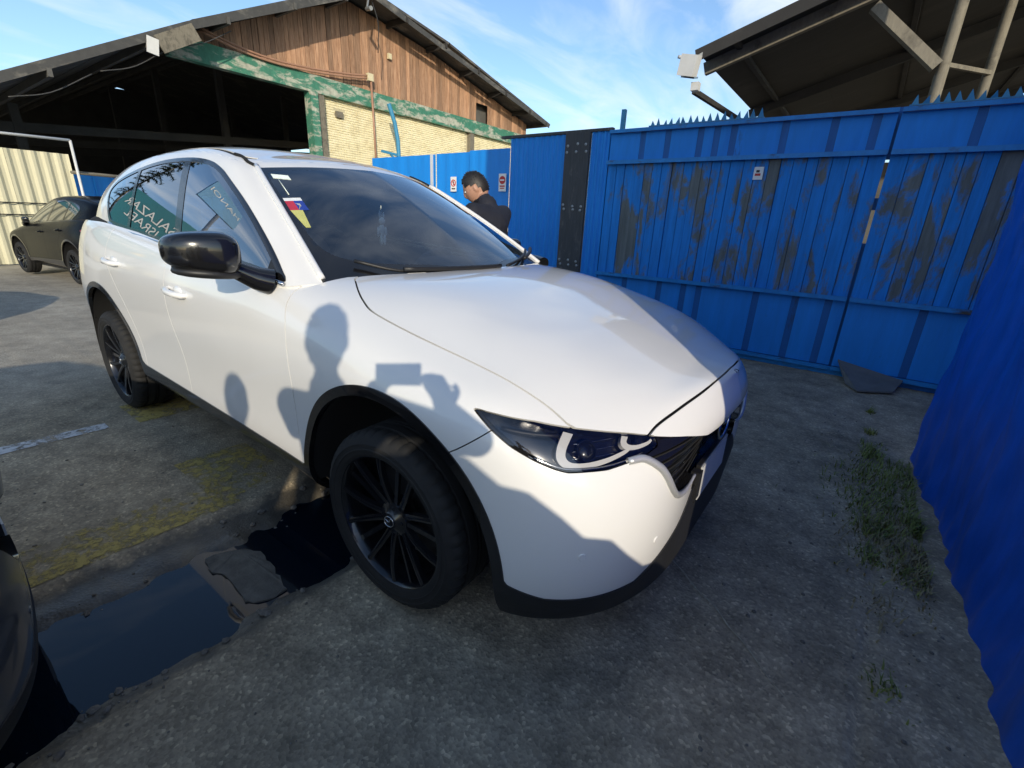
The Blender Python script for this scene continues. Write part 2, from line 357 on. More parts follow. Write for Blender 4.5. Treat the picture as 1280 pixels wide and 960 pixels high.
# ---------------------------------------------------------------- the white car
for n_, c_ in (('sticker_white',(.72,.74,.74)),('sticker_red',(.45,.03,.06)),('sticker_blue',(.02,.05,.30)),('sticker_yellow',(.50,.50,.16)),('sticker_pale',(.80,.88,.80))): flat(n_, c_, .5, var=.1, scale=30)
def vnorm(V, F):
    N = np.zeros((len(V),3)); P = V[:,:3]
    for f in F:
        a, b, c = P[f[0]], P[f[1]], P[f[2]]; n = np.cross(b-a, c-a)
        for i in f: N[i] += n
    L = np.linalg.norm(N,axis=1); L[L==0] = 1
    return N/L[:,None]
def offset(M, d):
    V, F = M; N = vnorm(V,F); W_ = V.copy(); W_[:,:3] += N*d; return W_, F
def rimmed(M, depth):
    """turn the free edges of a panel inward so that shut lines have depth"""
    V, F = M
    if not F: return M
    N = vnorm(V,F); cnt = {}
    for f in F:
        for k in range(len(f)):
            i, j = f[k], f[(k+1)%len(f)]; cnt[(i,j)] = cnt.get((i,j),0)+1
    E_ = [e for e in cnt if (e[1],e[0]) not in cnt]
    E_ = [e for e in E_ if not (abs(V[e[0]][1])<1e-3 and abs(V[e[1]][1])<1e-3)]
    ids = sorted({i for e in E_ for i in e}); mp_ = {}
    A = [v for v in V]
    for i in ids:
        mp_[i] = len(A); v = V[i].copy(); v[:3] -= N[i]*depth; A.append(v)
    return np.array(A), list(F)+[(j,i,mp_[i],mp_[j]) for i,j in E_]
def mirror(M):
    V, F = M; W_ = V.copy(); W_[:,1] *= -1; return W_, [f[::-1] for f in F]
def both(M):
    A, B = M, mirror(M); V = np.concatenate([A[0],B[0]]); k = len(A[0]); F = list(A[1])+[tuple(i+k for i in f) for f in B[1]]
    key = {}; mp_ = np.arange(len(V))
    for i in np.where(np.abs(V[:,1])<2e-4)[0]:
        q = (round(V[i,0],4), round(V[i,2],4)); mp_[i] = key.setdefault(q, i)
    out = []
    for f in F:
        g = []
        for i in f:
            m = int(mp_[i])
            if m not in g: g.append(m)
        if len(g) >= 3: out.append(tuple(g))
    return V, out
def pieces(name, M, mat, parent, pair=True, rim=.012, smooth=True):
    """one panel: a left and a right object, or one object across the middle"""
    if not M[1]: return []
    if rim: M = rimmed(M, rim)
    if pair:
        return [mk(name, *mirror(M), mat, parent, smooth, 50), mk(name, *M, mat, parent, smooth, 50)]
    return [mk(name, *both(M), mat, parent, smooth, 50)]

US = .09
HL_POLY = [(22.5,.873),(23.16,.866),(24.12,.853),(25.13,.832),(25.97,.815),(26.6,.803),(27.25,.788),(27.3,.765),(26.95,.752),(26.68,.746),(25.99,.737),(25.08,.742),(24.76,.752),(24.29,.771),(23.65,.80),(23.12,.831)]
LIP = [(26.6,.803),(26.95,.794),(28.2,.764),(29.0,.738),(29.6,.738),(30.3,.752),(31.2,.76)]
GR_LOW = [(29.12,.53),(29.14,.592),(28.8,.579),(28.46,.575),(28.07,.593),(27.85,.625),(27.72,.652),(27.52,.69),(27.35,.715),(27.05,.738),(26.8,.75)]
DLO = [(-.62,1.092),(-.87,1.118),(-1.30,1.142),(-1.741,1.162),(-2.321,1.196),(-2.58,1.214),(-2.72,1.232),(-2.86,1.32),(-2.925,1.40),(-2.90,1.452),(-2.78,1.497),(-2.468,1.549),(-2.128,1.578),(-1.788,1.578),(-1.56,1.556),(-1.42,1.52),(-1.309,1.476),(-1.066,1.366),(-.833,1.242),(-.66,1.135)]

def build_car():
    car = empty('white_suv_car', (0,0,-.04))
    nu = [7]*7+[8]*9+[9]*7+[10]*8; nu = (nu+[9]*40)[:len(hull_grid())-1]
    HV, HF, _ = surf(hull_grid(), nu, 8)
    HF = [f[::-1] for f in HF]
    H = (HV, HF)
    X = lambda M: (M[0][:,0], M[0][:,1], M[0][:,2], M[0][:,3], M[0][:,4])
    def arch(M, r1=None):
        x, y, z, u, v = X(M)
        rf = np.where(z>.365, np.hypot(x-.0, z-.365), np.abs(x-.0)); rr = np.where(z>.365, np.hypot(x+2.70, z-.365), np.abs(x+2.70))
        return np.minimum(rf-.485, rr-.515)
    def hull_at(u, z, off=0.0, side=-1):
        m = np.abs(HV[:,3]-u); c = np.unique(HV[:,3]); i = np.searchsorted(c, u); i = min(max(i,1),len(c)-1); t = (u-c[i-1])/(c[i]-c[i-1]); res = []
        for uu in (c[i-1], c[i]):
            k = np.where((HV[:,3]==uu)&(HV[:,4]<8.3))[0]; k = k[np.argsort(HV[k,2])]
            res.append([np.interp(z, HV[k,2], HV[k,a]) for a in (0,1,2)])
        p = np.array(res[0])*(1-t)+np.array(res[1])*t
        if off:
            e = 1e-2; a = np.array(hull_at(u+e*3,z,0,1)); b = np.array(hull_at(u,z+e,0,1)); n = np.cross(a-p, b-p); n /= np.linalg.norm(n)
            if (n[0] < 0 if u > 27 else n[1] < 0): n = -n
            p = p+n*off
        return Vector((p[0], p[1]*side, z if not off else p[2]))
    # inner dark shell behind the shut lines
    sh = offset(H, -.014); x,y,z,u,v = X(sh); sh = clip(sh, arch(sh)+.03); x,y,z,u,v = X(sh); sh = clip(sh, np.maximum(8.02-v, (x+.62)*4)); x,y,z,u,v = X(sh)
    hgl = sdf(u*US, z, [(a*US,b) for a,b in HL_POLY]); sh = clip(sh, -hgl+.0); x,y,z,u,v = X(sh)
    GR = [(a*US,b) for a,b in LIP]+[(31.2*US,.53)]+[(a*US,b) for a,b in GR_LOW]
    sh = clip(sh, -sdf(u*US, z, GR))
    mk('inner_shell', *both(sh), 'gap_dark', car)
    # lower cladding and wheel arch trims
    x,y,z,u,v = X(H)
    zl = np.interp(u, [0,6.2,7.3,9.9,10.05,17.4,17.6,23.5,23.75,24.8,26.5,27.2,27.9,28.56,29.07,29.2,31.5], [.46,.46,.50,.50,.46,.41,.40,.385,.378,.347,.336,.333,.385,.444,.517,.53,.53])
    a = arch(H)
    low = np.minimum(z-zl, a)             # >0 painted
    opn = a+.034                            # >0 outside the wheel opening
    clad = clip(H, opn); x,y,z,u,v = X(clad); zl2 = np.interp(u, [0,6.2,7.3,9.9,10.05,17.4,17.6,23.5,23.75,24.8,26.5,27.2,27.9,28.56,29.07,29.2,31.5], [.46,.46,.50,.50,.46,.41,.40,.385,.378,.347,.336,.333,.385,.444,.517,.53,.53])
    clad = clip(clad, -np.minimum(z-zl2, arch(clad))-.0005); clad = offset(clad, .004)
    x,y,z,u,v = X(clad)
    fr = clip(clad, u-23.0); sd_ = clip(clad, 23.0-u)
    pieces('front_lip', fr, 'black_plastic', car, pair=False, rim=.02)
    pieces('sill_cladding', sd_, 'black_gloss', car, rim=.02)
    P = clip(H, low)
    # remove the deck under the glass and behind the bonnet
    x,y,z,u,v = X(P)
    HOOD = np.concatenate([crv([(-.33,-.2),(-.325,0),(-.333,.117),(-.35,.34),(-.40,.48),(-.445,.57),(-.468,.629)],6), crv([(-.455,.640),(-.409,.668),(-.335,.712),(-.261,.747),(-.173,.772),(.017,.778),(.236,.768),(.406,.757),(.50,.742),(.56,.735)],8), crv([(.63,.70),(.70,.62),(.716,.562),(.724,.50),(.75,.388),(.778,.25),(.793,.10),(.795,0),(.793,-.1)],6)])
    COWL = [(-.33,-.2)]+[(-.325,0),(-.333,.117),(-.35,.34),(-.40,.48),(-.445,.57),(-.468,.62),(-.50,.665),(-.56,.74),(-.66,.80),(-4,.8),(-4,-.2)]
    P = clip(P, np.where(v>7.6, -sdf(x,y,COWL), .05)); x,y,z,u,v = X(P); P = clip(P, np.where(x<-.62, 8.0-v, .5))
    # headlight
    x,y,z,u,v = X(P); hp = [(a*US,b) for a,b in HL_POLY]; sh_ = sdf(u*US,z,hp)
    lens = clip(P, sh_-.001); P = clip(P, -sh_-.002)
    x,y,z,u,v = X(P); sh_ = np.where(v>6.3, sdf(x,y,HOOD), -.05)
    hood = clip(P, sh_-.003); P = clip(P, -sh_-.003)
    pieces('bonnet', hood, 'white_paint', car, pair=False)
    x,y,z,u,v = X(P); sg = sdf(u*US,z,GR); gr = clip(P, sg-.0); P = clip(P, -sg-.0015)
    # front bumper / wing split
    x,y,z,u,v = X(P); sb = sdf(u*US,z,[(22.0*US,.735),(22.27*US,.757),(23.13*US,.832),(24.5*US,.80),(26.3*US,.785),(26.55*US,.80),(26.6*US,1.2),(40*US,1.2),(40*US,.1),(22.0*US,.1)])
    bump_ = clip(P, sb-.0016); P = clip(P, -sb-.0016)
    pieces('front_bumper', bump_, 'white_paint', car, pair=False)
    # doors
    x,y,z,u,v = X(P)
    FD = np.concatenate([crv([(-.50,1.30),(-.545,1.10),(-.545,1.04),(-.505,.939),(-.492,.774),(-.505,.535),(-.488,.40),(-.48,.2)],6), crv([(-1.50,.2),(-1.515,.46),(-1.52,.56),(-1.535,.68),(-1.585,.85),(-1.60,.95),(-1.60,1.05),(-1.60,1.40)],6)])
    s_ = sdf(x,z,FD); fd = clip(P, s_-.0022); P = clip(P, -s_-.0022)
    x,y,z,u,v = X(P)
    RD = np.concatenate([crv([(-1.60,1.40),(-1.60,1.05),(-1.60,.95),(-1.585,.85),(-1.535,.68),(-1.52,.56),(-1.515,.46),(-1.50,.2)],6), crv([(-2.12,.2),(-2.125,.46),(-2.15,.62),(-2.22,.78),(-2.34,.91),(-2.455,1.02),(-2.50,1.12),(-2.50,1.4)],6)])
    s_ = sdf(x,z,RD); rd = clip(P, s_-.0022); P = clip(P, -s_-.0022)
    dF = pieces('front_door', fd, 'white_paint', car); dR = pieces('rear_door', rd, 'white_paint', car)
    x,y,z,u,v = X(P); fen = clip(P, x+1.0); P = clip(P, -x-1.0)
    pieces('front_wing', fen, 'white_paint', car)
    x,y,z,u,v = X(P); tl = sdf(x,z,[(-3.16,1.06),(-3.4,1.10),(-4,1.12),(-4,.93),(-3.4,.95)]); tm = clip(P, tl-.001); P = clip(P, -tl-.0015)
    pieces('tail_lamp', tm, 'tail_red', car)
    pieces('rear_quarter', P, 'white_paint', car, pair=False)
    # grille: recessed dark panel behind a bright wing-shaped trim
    gi = offset(gr, -.035); pieces('grille', gi, 'black_gloss', car, pair=False, rim=0)
    gx = rimmed(gr, .045); nf = len(gr[1]); pieces('grille_frame', (gx[0], gx[1][nf:]), 'black_gloss', car, pair=False, rim=0)
    mb = MB()
    for s_ in (-1,1):
        for k in range(6):
            zz = .73-.032*k; us_ = [u_ for u_ in np.linspace(27.4,31,14)]
            q = [hull_at(u_, zz, -.031, s_) for u_ in us_ if sdf(np.array([u_*US]),np.array([zz]),GR)[0]>.004]
            if len(q)>2: mb.tube(q, .0025, 6)
    mb.build('grille_bar', 'gap_dark', car, True)
    for s_ in (-1,1):
        q = crv([tuple(hull_at(a_,b_,.0,s_)) for a_,b_ in [(26.5,.746),(26.9,.744),(27.33,.712),(27.55,.682),(27.72,.65),(27.88,.62),(28.1,.59),(28.46,.574),(28.85,.578),(29.12,.588)]],4)
        mb = MB(); mb.tube(q, [.005+.008*math.sin(math.pi*min(1,.15+i/(len(q)-1)))**.5 for i in range(len(q))], 8); mb.build('signature_wing', 'satin_silver', car, True)
    # headlights
    Lz = pieces('headlight', lens, 'lamp_lens', car, rim=.0)
    hb = offset(lens, -.035); gx = rimmed(lens, .04); nf = len(lens[1])
    for s_, o in zip((-1,1), Lz):
        Mh = (np.concatenate([hb[0], gx[0]]), list(hb[1])+[tuple(i+len(hb[0]) for i in f) for f in gx[1][nf:]])
        if s_ < 0: Mh = mirror(Mh)
        mk('lamp_housing', *Mh, 'black_gloss', o, True, 40)
        def hook(path, w, off=-.012):
            q = crv(path, 5); V = []; F = []
            for i,(a_,b_) in enumerate(q):
                ww = w[0]+(w[1]-w[0])*i/(len(q)-1)
                d = q[min(i+1,len(q)-1)]-q[max(i-1,0)]; d = np.array([d[0]*US,d[1]]); d /= np.linalg.norm(d); n = np.array([-d[1]/US, d[0]])*ww
                for sg_ in (-1,1): V.append(hull_at(a_+sg_*n[0], b_+sg_*n[1], off, s_))
                for sg_ in (-1,1): V.append(hull_at(a_+sg_*n[0], b_+sg_*n[1], off-.014, s_))
            for i in range(len(q)-1):
                k = i*4
                for a_,b_ in ((0,1),(1,3),(3,2),(2,0)): F.append((k+a_,k+b_,k+4+b_,k+4+a_))
            F += [(0,1,3,2),(len(V)-4,len(V)-3,len(V)-1,len(V)-2)]
            mk('daytime_light', V, F, 'drl', o, True, 40)
        hook([(25.02,.829),(24.92,.80),(24.93,.775),(25.12,.757),(25.5,.752),(26.0,.757),(26.45,.768),(26.62,.776)], (.012,.0035))
        hook([(26.48,.803),(26.45,.79),(26.55,.779),(26.8,.774),(27.1,.777),(27.22,.783)], (.008,.003))
        q = crv([tuple(hull_at(a_,b_,-.004,s_)) for a_,b_ in [(24.2,.780),(24.76,.758),(25.08,.749),(25.5,.745),(25.99,.744),(26.5,.749),(26.9,.757)]],4); MB().tube(q,.0028,6).build('lamp_trim','chrome',o,True)
        for zz in (.772,.79,.808):
            q = [hull_at(u_,zz,-.03,s_) for u_ in np.linspace(25.25,26.35,9)]; MB().tube(q,.0016,5).build('lamp_fin','chrome',o,True)
        q = [hull_at(u_,z_,-.02,s_) for u_,z_ in zip(np.linspace(23.3,24.8,9),np.linspace(.842,.828,9))]; MB().tube(q,.006,6).build('lamp_blade','black_plastic',o,True)
        for uu, rr_ in ((25.55,.026),(26.95,.018)):
            c = hull_at(uu, .788, -.02, s_); dv = (hull_at(uu,.788,.03,s_)-c).normalized()
            V, F = lathe([(.0,.004),(rr_*.6,.003),(rr_*.9,-.004),(rr_,.004),(rr_*1.12,.004),(rr_*1.12,-.01)], 20)
            pj = mk('projector', V, F, 'rim_black', o, True, 40); pj.rotation_euler = dv.to_track_quat('Y','Z').to_euler(); pj.location = c
    # greenhouse
    GV, GF, _ = surf(house_grid(), 10, 12); GF = GF
    ctr = GV[:,:3].mean(0); N = vnorm(GV,GF)
    if ((GV[:,:3]-np.array([-1.9,0,1.2]))*N).sum() < 0: GF = [f[::-1] for f in GF]
    G = (GV, GF)
    vn0 = vnorm(GV,GF)
    def wst0(u_, v_, off=0, s_=-1):
        i = np.argmin((GV[:,3]-u_)**2+(GV[:,4]-v_)**2); p = GV[i,:3]+vn0[i]*off; return Vector((p[0],p[1]*s_,p[2]))
    x,y,z,u,v = X(G)
    wsf = np.minimum(np.minimum((u-12.97)*.12, (3.02-v)*.2), (v+.01))
    wg = clip(G, wsf); B = clip(G, -wsf)
    x,y,z,u,v = X(wg); inn = np.minimum(np.minimum((u-13.22)*.12, (2.80-v)*.2), (v-.33)*.25)
    inn = sdf(np.where(u>16,16,u)*.25, v*.30, crv([(13.30*.25,.75*.3),(13.24*.25,1.6*.3),(13.2*.25,2.4*.3),(13.35*.25,2.78*.3),(14.5*.25,2.84*.3),(17*.25,2.86*.3),(17*.25,.30*.3),(15*.25,.34*.3),(13.75*.25,.42*.3)],8,True))
    glass_in = clip(wg, inn); frit = clip(wg, -inn)
    pieces('windscreen', glass_in, 'wind_glass', car, pair=False, rim=0); pieces('windscreen_border', frit, 'black_gloss', car, pair=False, rim=.006)
    x,y,z,u,v = X(B)
    dl = crv(DLO, 6, True); sd2 = np.where((u<12.6)&(v<3.4), sdf(x,z,dl), -.3)
    win = clip(B, sd2); B = clip(B, -sd2)
    x,y,z,u,v = X(win); s3 = sdf(x,z,dl)
    trim = clip(win, .020-s3); glz = clip(win, s3-.020)
    pieces('window_trim', offset(trim,.003), 'black_gloss', car, rim=.012)
    x,y,z,u,v = X(glz)
    bline = lambda z_: np.interp(z_, [1.0,1.16,1.55,1.7],[-1.56,-1.575,-1.765,-1.8])
    cline = lambda z_: np.interp(z_, [1.0,1.19,1.54,1.7],[-2.30,-2.335,-2.475,-2.5])
    gfront = clip(glz, np.minimum(x-bline(z)-.0, -.74-x)); x1,_,z1,_,_ = X(glz)
    pil = clip(glz, bline(z1)-x1); xp,_,zp,_,_ = X(pil); pil = clip(pil, xp-bline(zp)+.075); grear = clip(glz, np.minimum(bline(z1)-.075-x1, x1-cline(z1)-.006)); cp = clip(glz, cline(z1)+.022-x1); xp,_,zp,_,_ = X(cp); cp = clip(cp, xp-cline(zp)+.022); gq = clip(glz, cline(z1)-.006-x1); sail = clip(glz, x1+.74)
    a1 = pieces('door_glass', gfront, 'side_glass', car, rim=0); pieces('door_pillar', offset(pil,.002), 'black_gloss', car, rim=.01); pieces('rear_door_glass', grear, 'dark_glass', car, rim=0)
    pieces('glass_divider', offset(cp,.003), 'black_gloss', car, rim=0); pieces('quarter_glass', gq, 'dark_glass', car, rim=0); pieces('sail_panel', offset(sail,.002), 'black_plastic', car, rim=.01)
    # rear screen, roof mouldings, roof and pillars
    x,y,z,u,v = X(B); rs = np.minimum(np.minimum((1.9-u)*.3, (2.4-v)*.15), (v-.35)*.15); rsg = clip(B, rs); B = clip(B, -rs-.002)
    pieces('rear_screen', rsg, 'dark_glass', car, pair=False, rim=0)
    x,y,z,u,v = X(B); md = np.where((u>2.4), .1-np.abs(v-3.93), -1)*.1; md = np.minimum(md, (13.0-u)*.1); mdm = clip(B, md); B = clip(B, -md)
    pieces('roof_moulding', offset(mdm,-.004), 'gap_dark', car, rim=.008)
    x,y,z,u,v = X(B); rf = np.minimum((v-3.5)*.1, (u-.0)+.1); roof = clip(B, rf); pill = clip(B, -rf)
    pieces('roof', roof, 'white_paint', car, pair=False, rim=.008); pieces('pillar', pill, 'white_paint', car, rim=.01)
    hl = offset(clip(G, np.minimum((X(G)[4]-3.1)*.1, (12.9-X(G)[3])*.1+.0+np.where(X(G)[4]>3.1,.12,0))), -.03); pieces('headliner', hl, 'headliner', car, pair=False, rim=0)
    for s_ in (-1,1):
        q = [wst0(12.99,v_,.003,s_) for v_ in np.linspace(.05,3.05,26)]; MB().tube(q,.0125,8).build('pillar_edge','white_paint',car,True)
    for s_ in (-1,1):
        q = crv([tuple(wst0(u_,v_,.001,s_)) for u_,v_ in ((11.0,3.93),(11.8,3.90),(12.4,3.72),(12.75,3.45),(12.97,3.08))],6); MB().tube(q,.009,8).build('roof_seal','gap_dark',car,True)
    # belt moulding
    for s_ in (-1,1):
        q = [(-.60,1.088),(-.87,1.114),(-1.30,1.138),(-1.741,1.158),(-2.321,1.192),(-2.58,1.21),(-2.72,1.23)]
        V_ = []
        for xx, zz in crv(q,4):
            m = GV[np.argmin((GV[:,0]-xx)**2+(GV[:,2]-zz)**2+np.where(GV[:,4]>3.3,9,0))]; V_.append((xx, (m[1]+.006)*s_, zz))
        MB().tube(V_, .008, 6).build('belt_moulding', 'chrome', car, True)
    # emblem and plate on the nose
    c = Vector((.812,0,.68))
    pl = MB().box((.803,0,.50),(.006,.36,.13)); pl.build('number_plate', 'plate_white', car)
    MB().box((.793,0,.50),(.014,.385,.15)).build('plate_holder', 'black_plastic', car)
    MB().box((.80,-.235,.525),(.03,.035,.10)).build('radar_bracket', 'black_plastic', car)
    def emblem(parent, M, s):
        V, F = [], []
        mb = MB(); ring = [(math.cos(a)*s*1.25, 0, math.sin(a)*s) for a in np.linspace(0,2*math.pi,29)]
        mb.tube(ring, s*.10, 6, False)
        for q in (-1,1):
            mb.tube(crv([(0,0,-.05*s),(q*.25*s,0,.02*s),(q*.55*s,0,.42*s),(q*1.0*s,0,.52*s)],4), s*.10, 6)
        o = mb.build('emblem', 'chrome', parent, True); o.matrix_local = M; return o
    emblem(car, Matrix.Translation(c) @ Euler((0,0,R(90))).to_matrix().to_4x4(), .06)
    # parking sensors
    for s_ in (-1,1):
        for uu, zz in ((27.6,.47),(25.6,.50)):
            a_ = hull_at(uu,zz,.001,s_); n = (hull_at(uu,zz,.03,s_)-a_).normalized(); V, F = lathe([(0,.0015),(.010,.0015),(.0115,0),(.0115,-.004)],16)
            o = mk('parking_sensor', V, F, 'white_paint', car, True, 30); o.location = a_; o.rotation_euler = n.to_track_quat('Y','Z').to_euler()
    # wheel arch liners and floor pan
    for cx in (0,-2.70):
        rr_ = .455 if cx==0 else .48
        for s_ in (-1,1):
            V = []; F = []
            for k in range(19):
                a_ = math.pi*(-.02+1.04*k/18)
                for yy in (.48,.885): V.append((cx+rr_*math.cos(a_), s_*yy, .365+rr_*math.sin(a_)))
            for k in range(18): F.append((2*k,2*k+1,2*k+3,2*k+2))
            b0 = len(V); V.append((cx, s_*.48, .365)); F += [(2*k,2*k+2,b0) for k in range(18)]
            mk('arch_liner', V, F, 'gap_dark', car, True)
    MB().box((-1.35,0,.31),(1.75,1.50,.14)).box((.45,0,.28),(.5,.9,.12)).box((-3.2,0,.36),(.5,.9,.2)).box((-2.7,0,.42),(.9,.9,.2)).box((0,0,.42),(.9,.9,.3)).build('floor_pan', 'gap_dark', car)
    # door handles, mirrors
    for (o, hx, hz) in ((dF[0],-1.44,.965),(dF[1],-1.44,.965),(dR[0],-2.34,1.03),(dR[1],-2.34,1.03)):
        s_ = -1 if o in (dF[0],dR[0]) else 1
        yy = .913 if hx>-2 else .905
        mb = MB(); mb.tube([(hx-.105,s_*(yy-.012),hz+.006),(hx-.09,s_*(yy+.016),hz+.005),(hx-.02,s_*(yy+.030),hz+.001),(hx+.05,s_*(yy+.026),hz-.003),(hx+.09,s_*(yy+.012),hz-.005),(hx+.10,s_*(yy-.012),hz-.006)], [.012,.014,.015,.015,.014,.010], 10)
        h_ = mb.build('handle', 'white_paint', o, True, 60)
        V, F = superell(.055,.012,.032,.9,.9,20,8); c_ = mk('handle_cup', [(a+hx+.005,b+s_*(yy-.009),c-.004+hz) for a,b,c in V], F, 'white_paint', o)
    def fold(p, s_):                        # the far mirror is folded in
        if s_ < 0: return p
        c_, n_ = math.cos(R(68)), math.sin(R(68)); x_, y_ = p[0]+.60, p[1]-.93; return (-.80+(x_*c_-y_*n_)*.8, .90+(x_*n_+y_*c_)*.7, 1.12+(p[2]-1.12)*.8)
    for s_ in (-1,1):
        V, F = superell(.088,.106,.074,.62,.72,40,24)
        W_ = []
        for a,b,c_ in V:
            t_ = (b+.106)/.212                     # 0 at the door end, 1 outboard
            c2 = c_*(1.0-.30*max(0,t_-.25)) + .012*t_; a2 = a*(1-.25*t_) - .05*t_*t_
            if a<0: a2 = max(a2,-.055-.05*t_)
            W_.append((a2-.60, s_*(b+1.062), c2+1.187))
        W_ = [fold(p,s_) for p in W_]; mir = mk('door_mirror', W_, F if s_>0 else [f[::-1] for f in F], 'black_gloss', car)
        if s_<0: mir.location = (-.10,.012,.004)
        mb = MB(); mb.tube([(-.575,s_*.862,1.085),(-.63,s_*.88,1.10),(-.70,s_*.90,1.11),(-.75,s_*.91,1.13)] if s_>0 else [(-.575,s_*.862,1.085),(-.585,s_*.91,1.10),(-.60,s_*.955,1.125),(-.605,s_*1.0,1.15)], [.05,.042,.034,.03], 14); ft = mb.build('mirror_foot','black_gloss', mir, True, 60)
        V, F = superell(.070,.098,.018,.7,.75,32,10); mk('mirror_base_trim', [fold((a-.615-.04*max(0,b/.125), s_*(b+1.05), c_+1.124-.0+.012*b/.125),s_) for a,b,c_ in V], F, 'black_plastic', mir)
        if s_<0: MB().box((-.685,s_*1.06,1.185),(.006,.15,.11)).build('mirror_glass','chrome',mir)
    # wipers and cowl
    def wst(u_, v_, off=0, s_=-1):
        i = np.argmin((GV[:,3]-u_)**2+(GV[:,4]-v_)**2); p = GV[i,:3]; n = vn_[i]; p = p+n*off; return Vector((p[0],p[1]*s_,p[2]))
    vn_ = vnorm(GV,GF)
    for pth in ([(13.7,.30,-1),(14.3,.20,-1),(15.0,.17,-1),(15.7,.15,-1),(15.7,.13,1)], [(15.3,.17,1),(14.6,.22,1),(14.0,.34,1),(13.4,.40,1)]):
        q = [wst(u_,v_,.022,s_) for u_,v_,s_ in pth]; mb = MB(); mb.tube(crv(q,4), .0075, 6); w_ = mb.build('wiper','black_plastic',car,True)
        q = [wst(u_,v_,.045,s_)+Vector((.02,0,-.01)) for u_,v_,s_ in pth[1:]]; MB().tube(crv(q,4), .010, 6).build('wiper_arm','black_plastic',w_,True)
    cow = MB(); rows = []
    for yy in np.linspace(-.74,.74,31):
        xh = np.interp(abs(yy),[0,.117,.34,.48,.57,.629,.74],[-.33,-.337,-.355,-.405,-.45,-.475,-.54]); rows.append((yy,xh))
    V = []; F = []
    for yy,xh in rows: V += [(xh+.03,yy,1.062-.02*abs(yy)),(xh-.06,yy,1.052-.02*abs(yy)),(xh-.16,yy,1.075)]
    for i in range(len(rows)-1):
        for k in (0,1): F.append((i*3+k,(i+1)*3+k,(i+1)*3+k+1,i*3+k+1))
    mk('cowl_panel', V, F, 'black_plastic', car, True)
    # cabin
    mb = MB(); V, F = superell(.26,.70,.17,.5,.45,32,12); mb.add([(a-.80,b,c+.90) for a,b,c in V],F); V, F = superell(.2,.2,.10,.6,.6,20,10); mb.add([(a-.90,b+.36,c+1.03) for a,b,c in V],F)
    mb.box((-.62,0,.99),(.50,1.30,.03)); mb.build('dashboard','interior',car,True,50)
    V = [(math.sin(a)*.0,.36+math.cos(a)*.18,math.sin(a)*.18) for a in np.linspace(0,2*math.pi,29)]
    sw = MB().tube([(-1.08+p[2]*.45,p[1],1.0+p[2]*.9) for p in V],.013,8,False); sw.bar((-1.08,.19,1.0),(-1.08,.53,1.0),.05,.02).bar((-1.0,.36,.98),(-1.1,.36,.86),.06,.02); sw.build('steering_wheel','interior',car,True,50)
    for (sx,sy,sc) in ((-1.45,-.36,1),(-1.45,.36,1),(-2.35,-.40,1),(-2.35,.40,1),(-2.35,0,.8)):
        mb = MB(); V, F = superell(.10,.235*sc,.34,.55,.5,24,16); mb.add([(a-.17+(-.30*(c/.68)),b,c+.86) for a,b,c in V],F)
        V, F = superell(.27,.24*sc,.10,.5,.5,24,10); mb.add([(a,b,c+.56) for a,b,c in V],F)
        V, F = superell(.055,.125,.09,.6,.6,20,10); mb.add([(a-.33,b,c+1.27) for a,b,c in V],F)
        mb.tube([(-.32,.05,1.1),(-.33,.05,1.24)],.007,6).tube([(-.32,-.05,1.1),(-.33,-.05,1.24)],.007,6)
        o = mb.build('seat','interior',car,True,50); o.location = (sx,sy,0)
    MB().box((-1.7,0,.44),(2.4,1.5,.03)).build('cabin_floor','interior',car)
    # inside mirror, sticker, toll tag, charm
    V, F = superell(.018,.125,.038,.6,.5,24,10); im = mk('inside_mirror',[(a-1.02,b,c+1.42) for a,b,c in V],F,'black_plastic',car); MB().tube([(-1.03,0,1.44),(-1.06,0,1.50)],.012,8).build('mirror_stalk','black_plastic',im)
    def ws_patch(name, corners, mat, parent, off=.0015, th=.001):
        P_ = [wst(u_,v_,off) for u_,v_ in corners]; n = (P_[1]-P_[0]).cross(P_[-1]-P_[0]).normalized()*th; k = len(P_)
        return mk(name, P_+[p+n for p in P_], [tuple(range(k)),tuple(range(k,2*k))[::-1]]+[(i,(i+1)%k,k+(i+1)%k,k+i) for i in range(k)], mat, parent, False)
    flg = ws_patch('flag_sticker', [(13.24,1.86),(13.56,1.84),(13.56,1.76),(13.24,1.78)], 'sticker_white', car)
    ws_patch('flag_red', [(13.24,1.78),(13.39,1.77),(13.37,1.52),(13.24,1.53)], 'sticker_red', flg); ws_patch('flag_blue', [(13.39,1.77),(13.56,1.76),(13.55,1.51),(13.37,1.52)], 'sticker_blue', flg)
    ws_patch('flag_star', [(13.46,1.69),(13.49,1.65),(13.46,1.61),(13.43,1.65)], 'sticker_white', flg, .003)
    ws_patch('yellow_tag', [(13.24,1.50),(13.40,1.49),(13.46,1.66),(13.52,1.64),(13.44,1.12),(13.40,1.06),(13.30,1.10)], 'sticker_yellow', car)
    tg = ws_patch('toll_tag', [(13.28,2.66),(13.66,2.58),(13.66,2.40),(13.30,2.48)], 'sticker_pale', car, .002, .004); MB().tube([wst(13.45,2.45,.003),wst(13.38,2.2,.003),wst(13.36,1.95,.003)],.002,6).build('tag_cord','sticker_pale',tg,True)
    # hanging plush charm behind the glass
    cc_ = Vector((-.80,-.225,1.275)); mb = MB(); V, F = superell(.012,.016,.022,1,1,14,10)
    def ball(dx,dy,dz,s1,s2,s3): mb.add([(a/.012*s1+cc_.x+dx,b/.016*s2+cc_.y+dy,c/.022*s3+cc_.z+dz) for a,b,c in V],F)
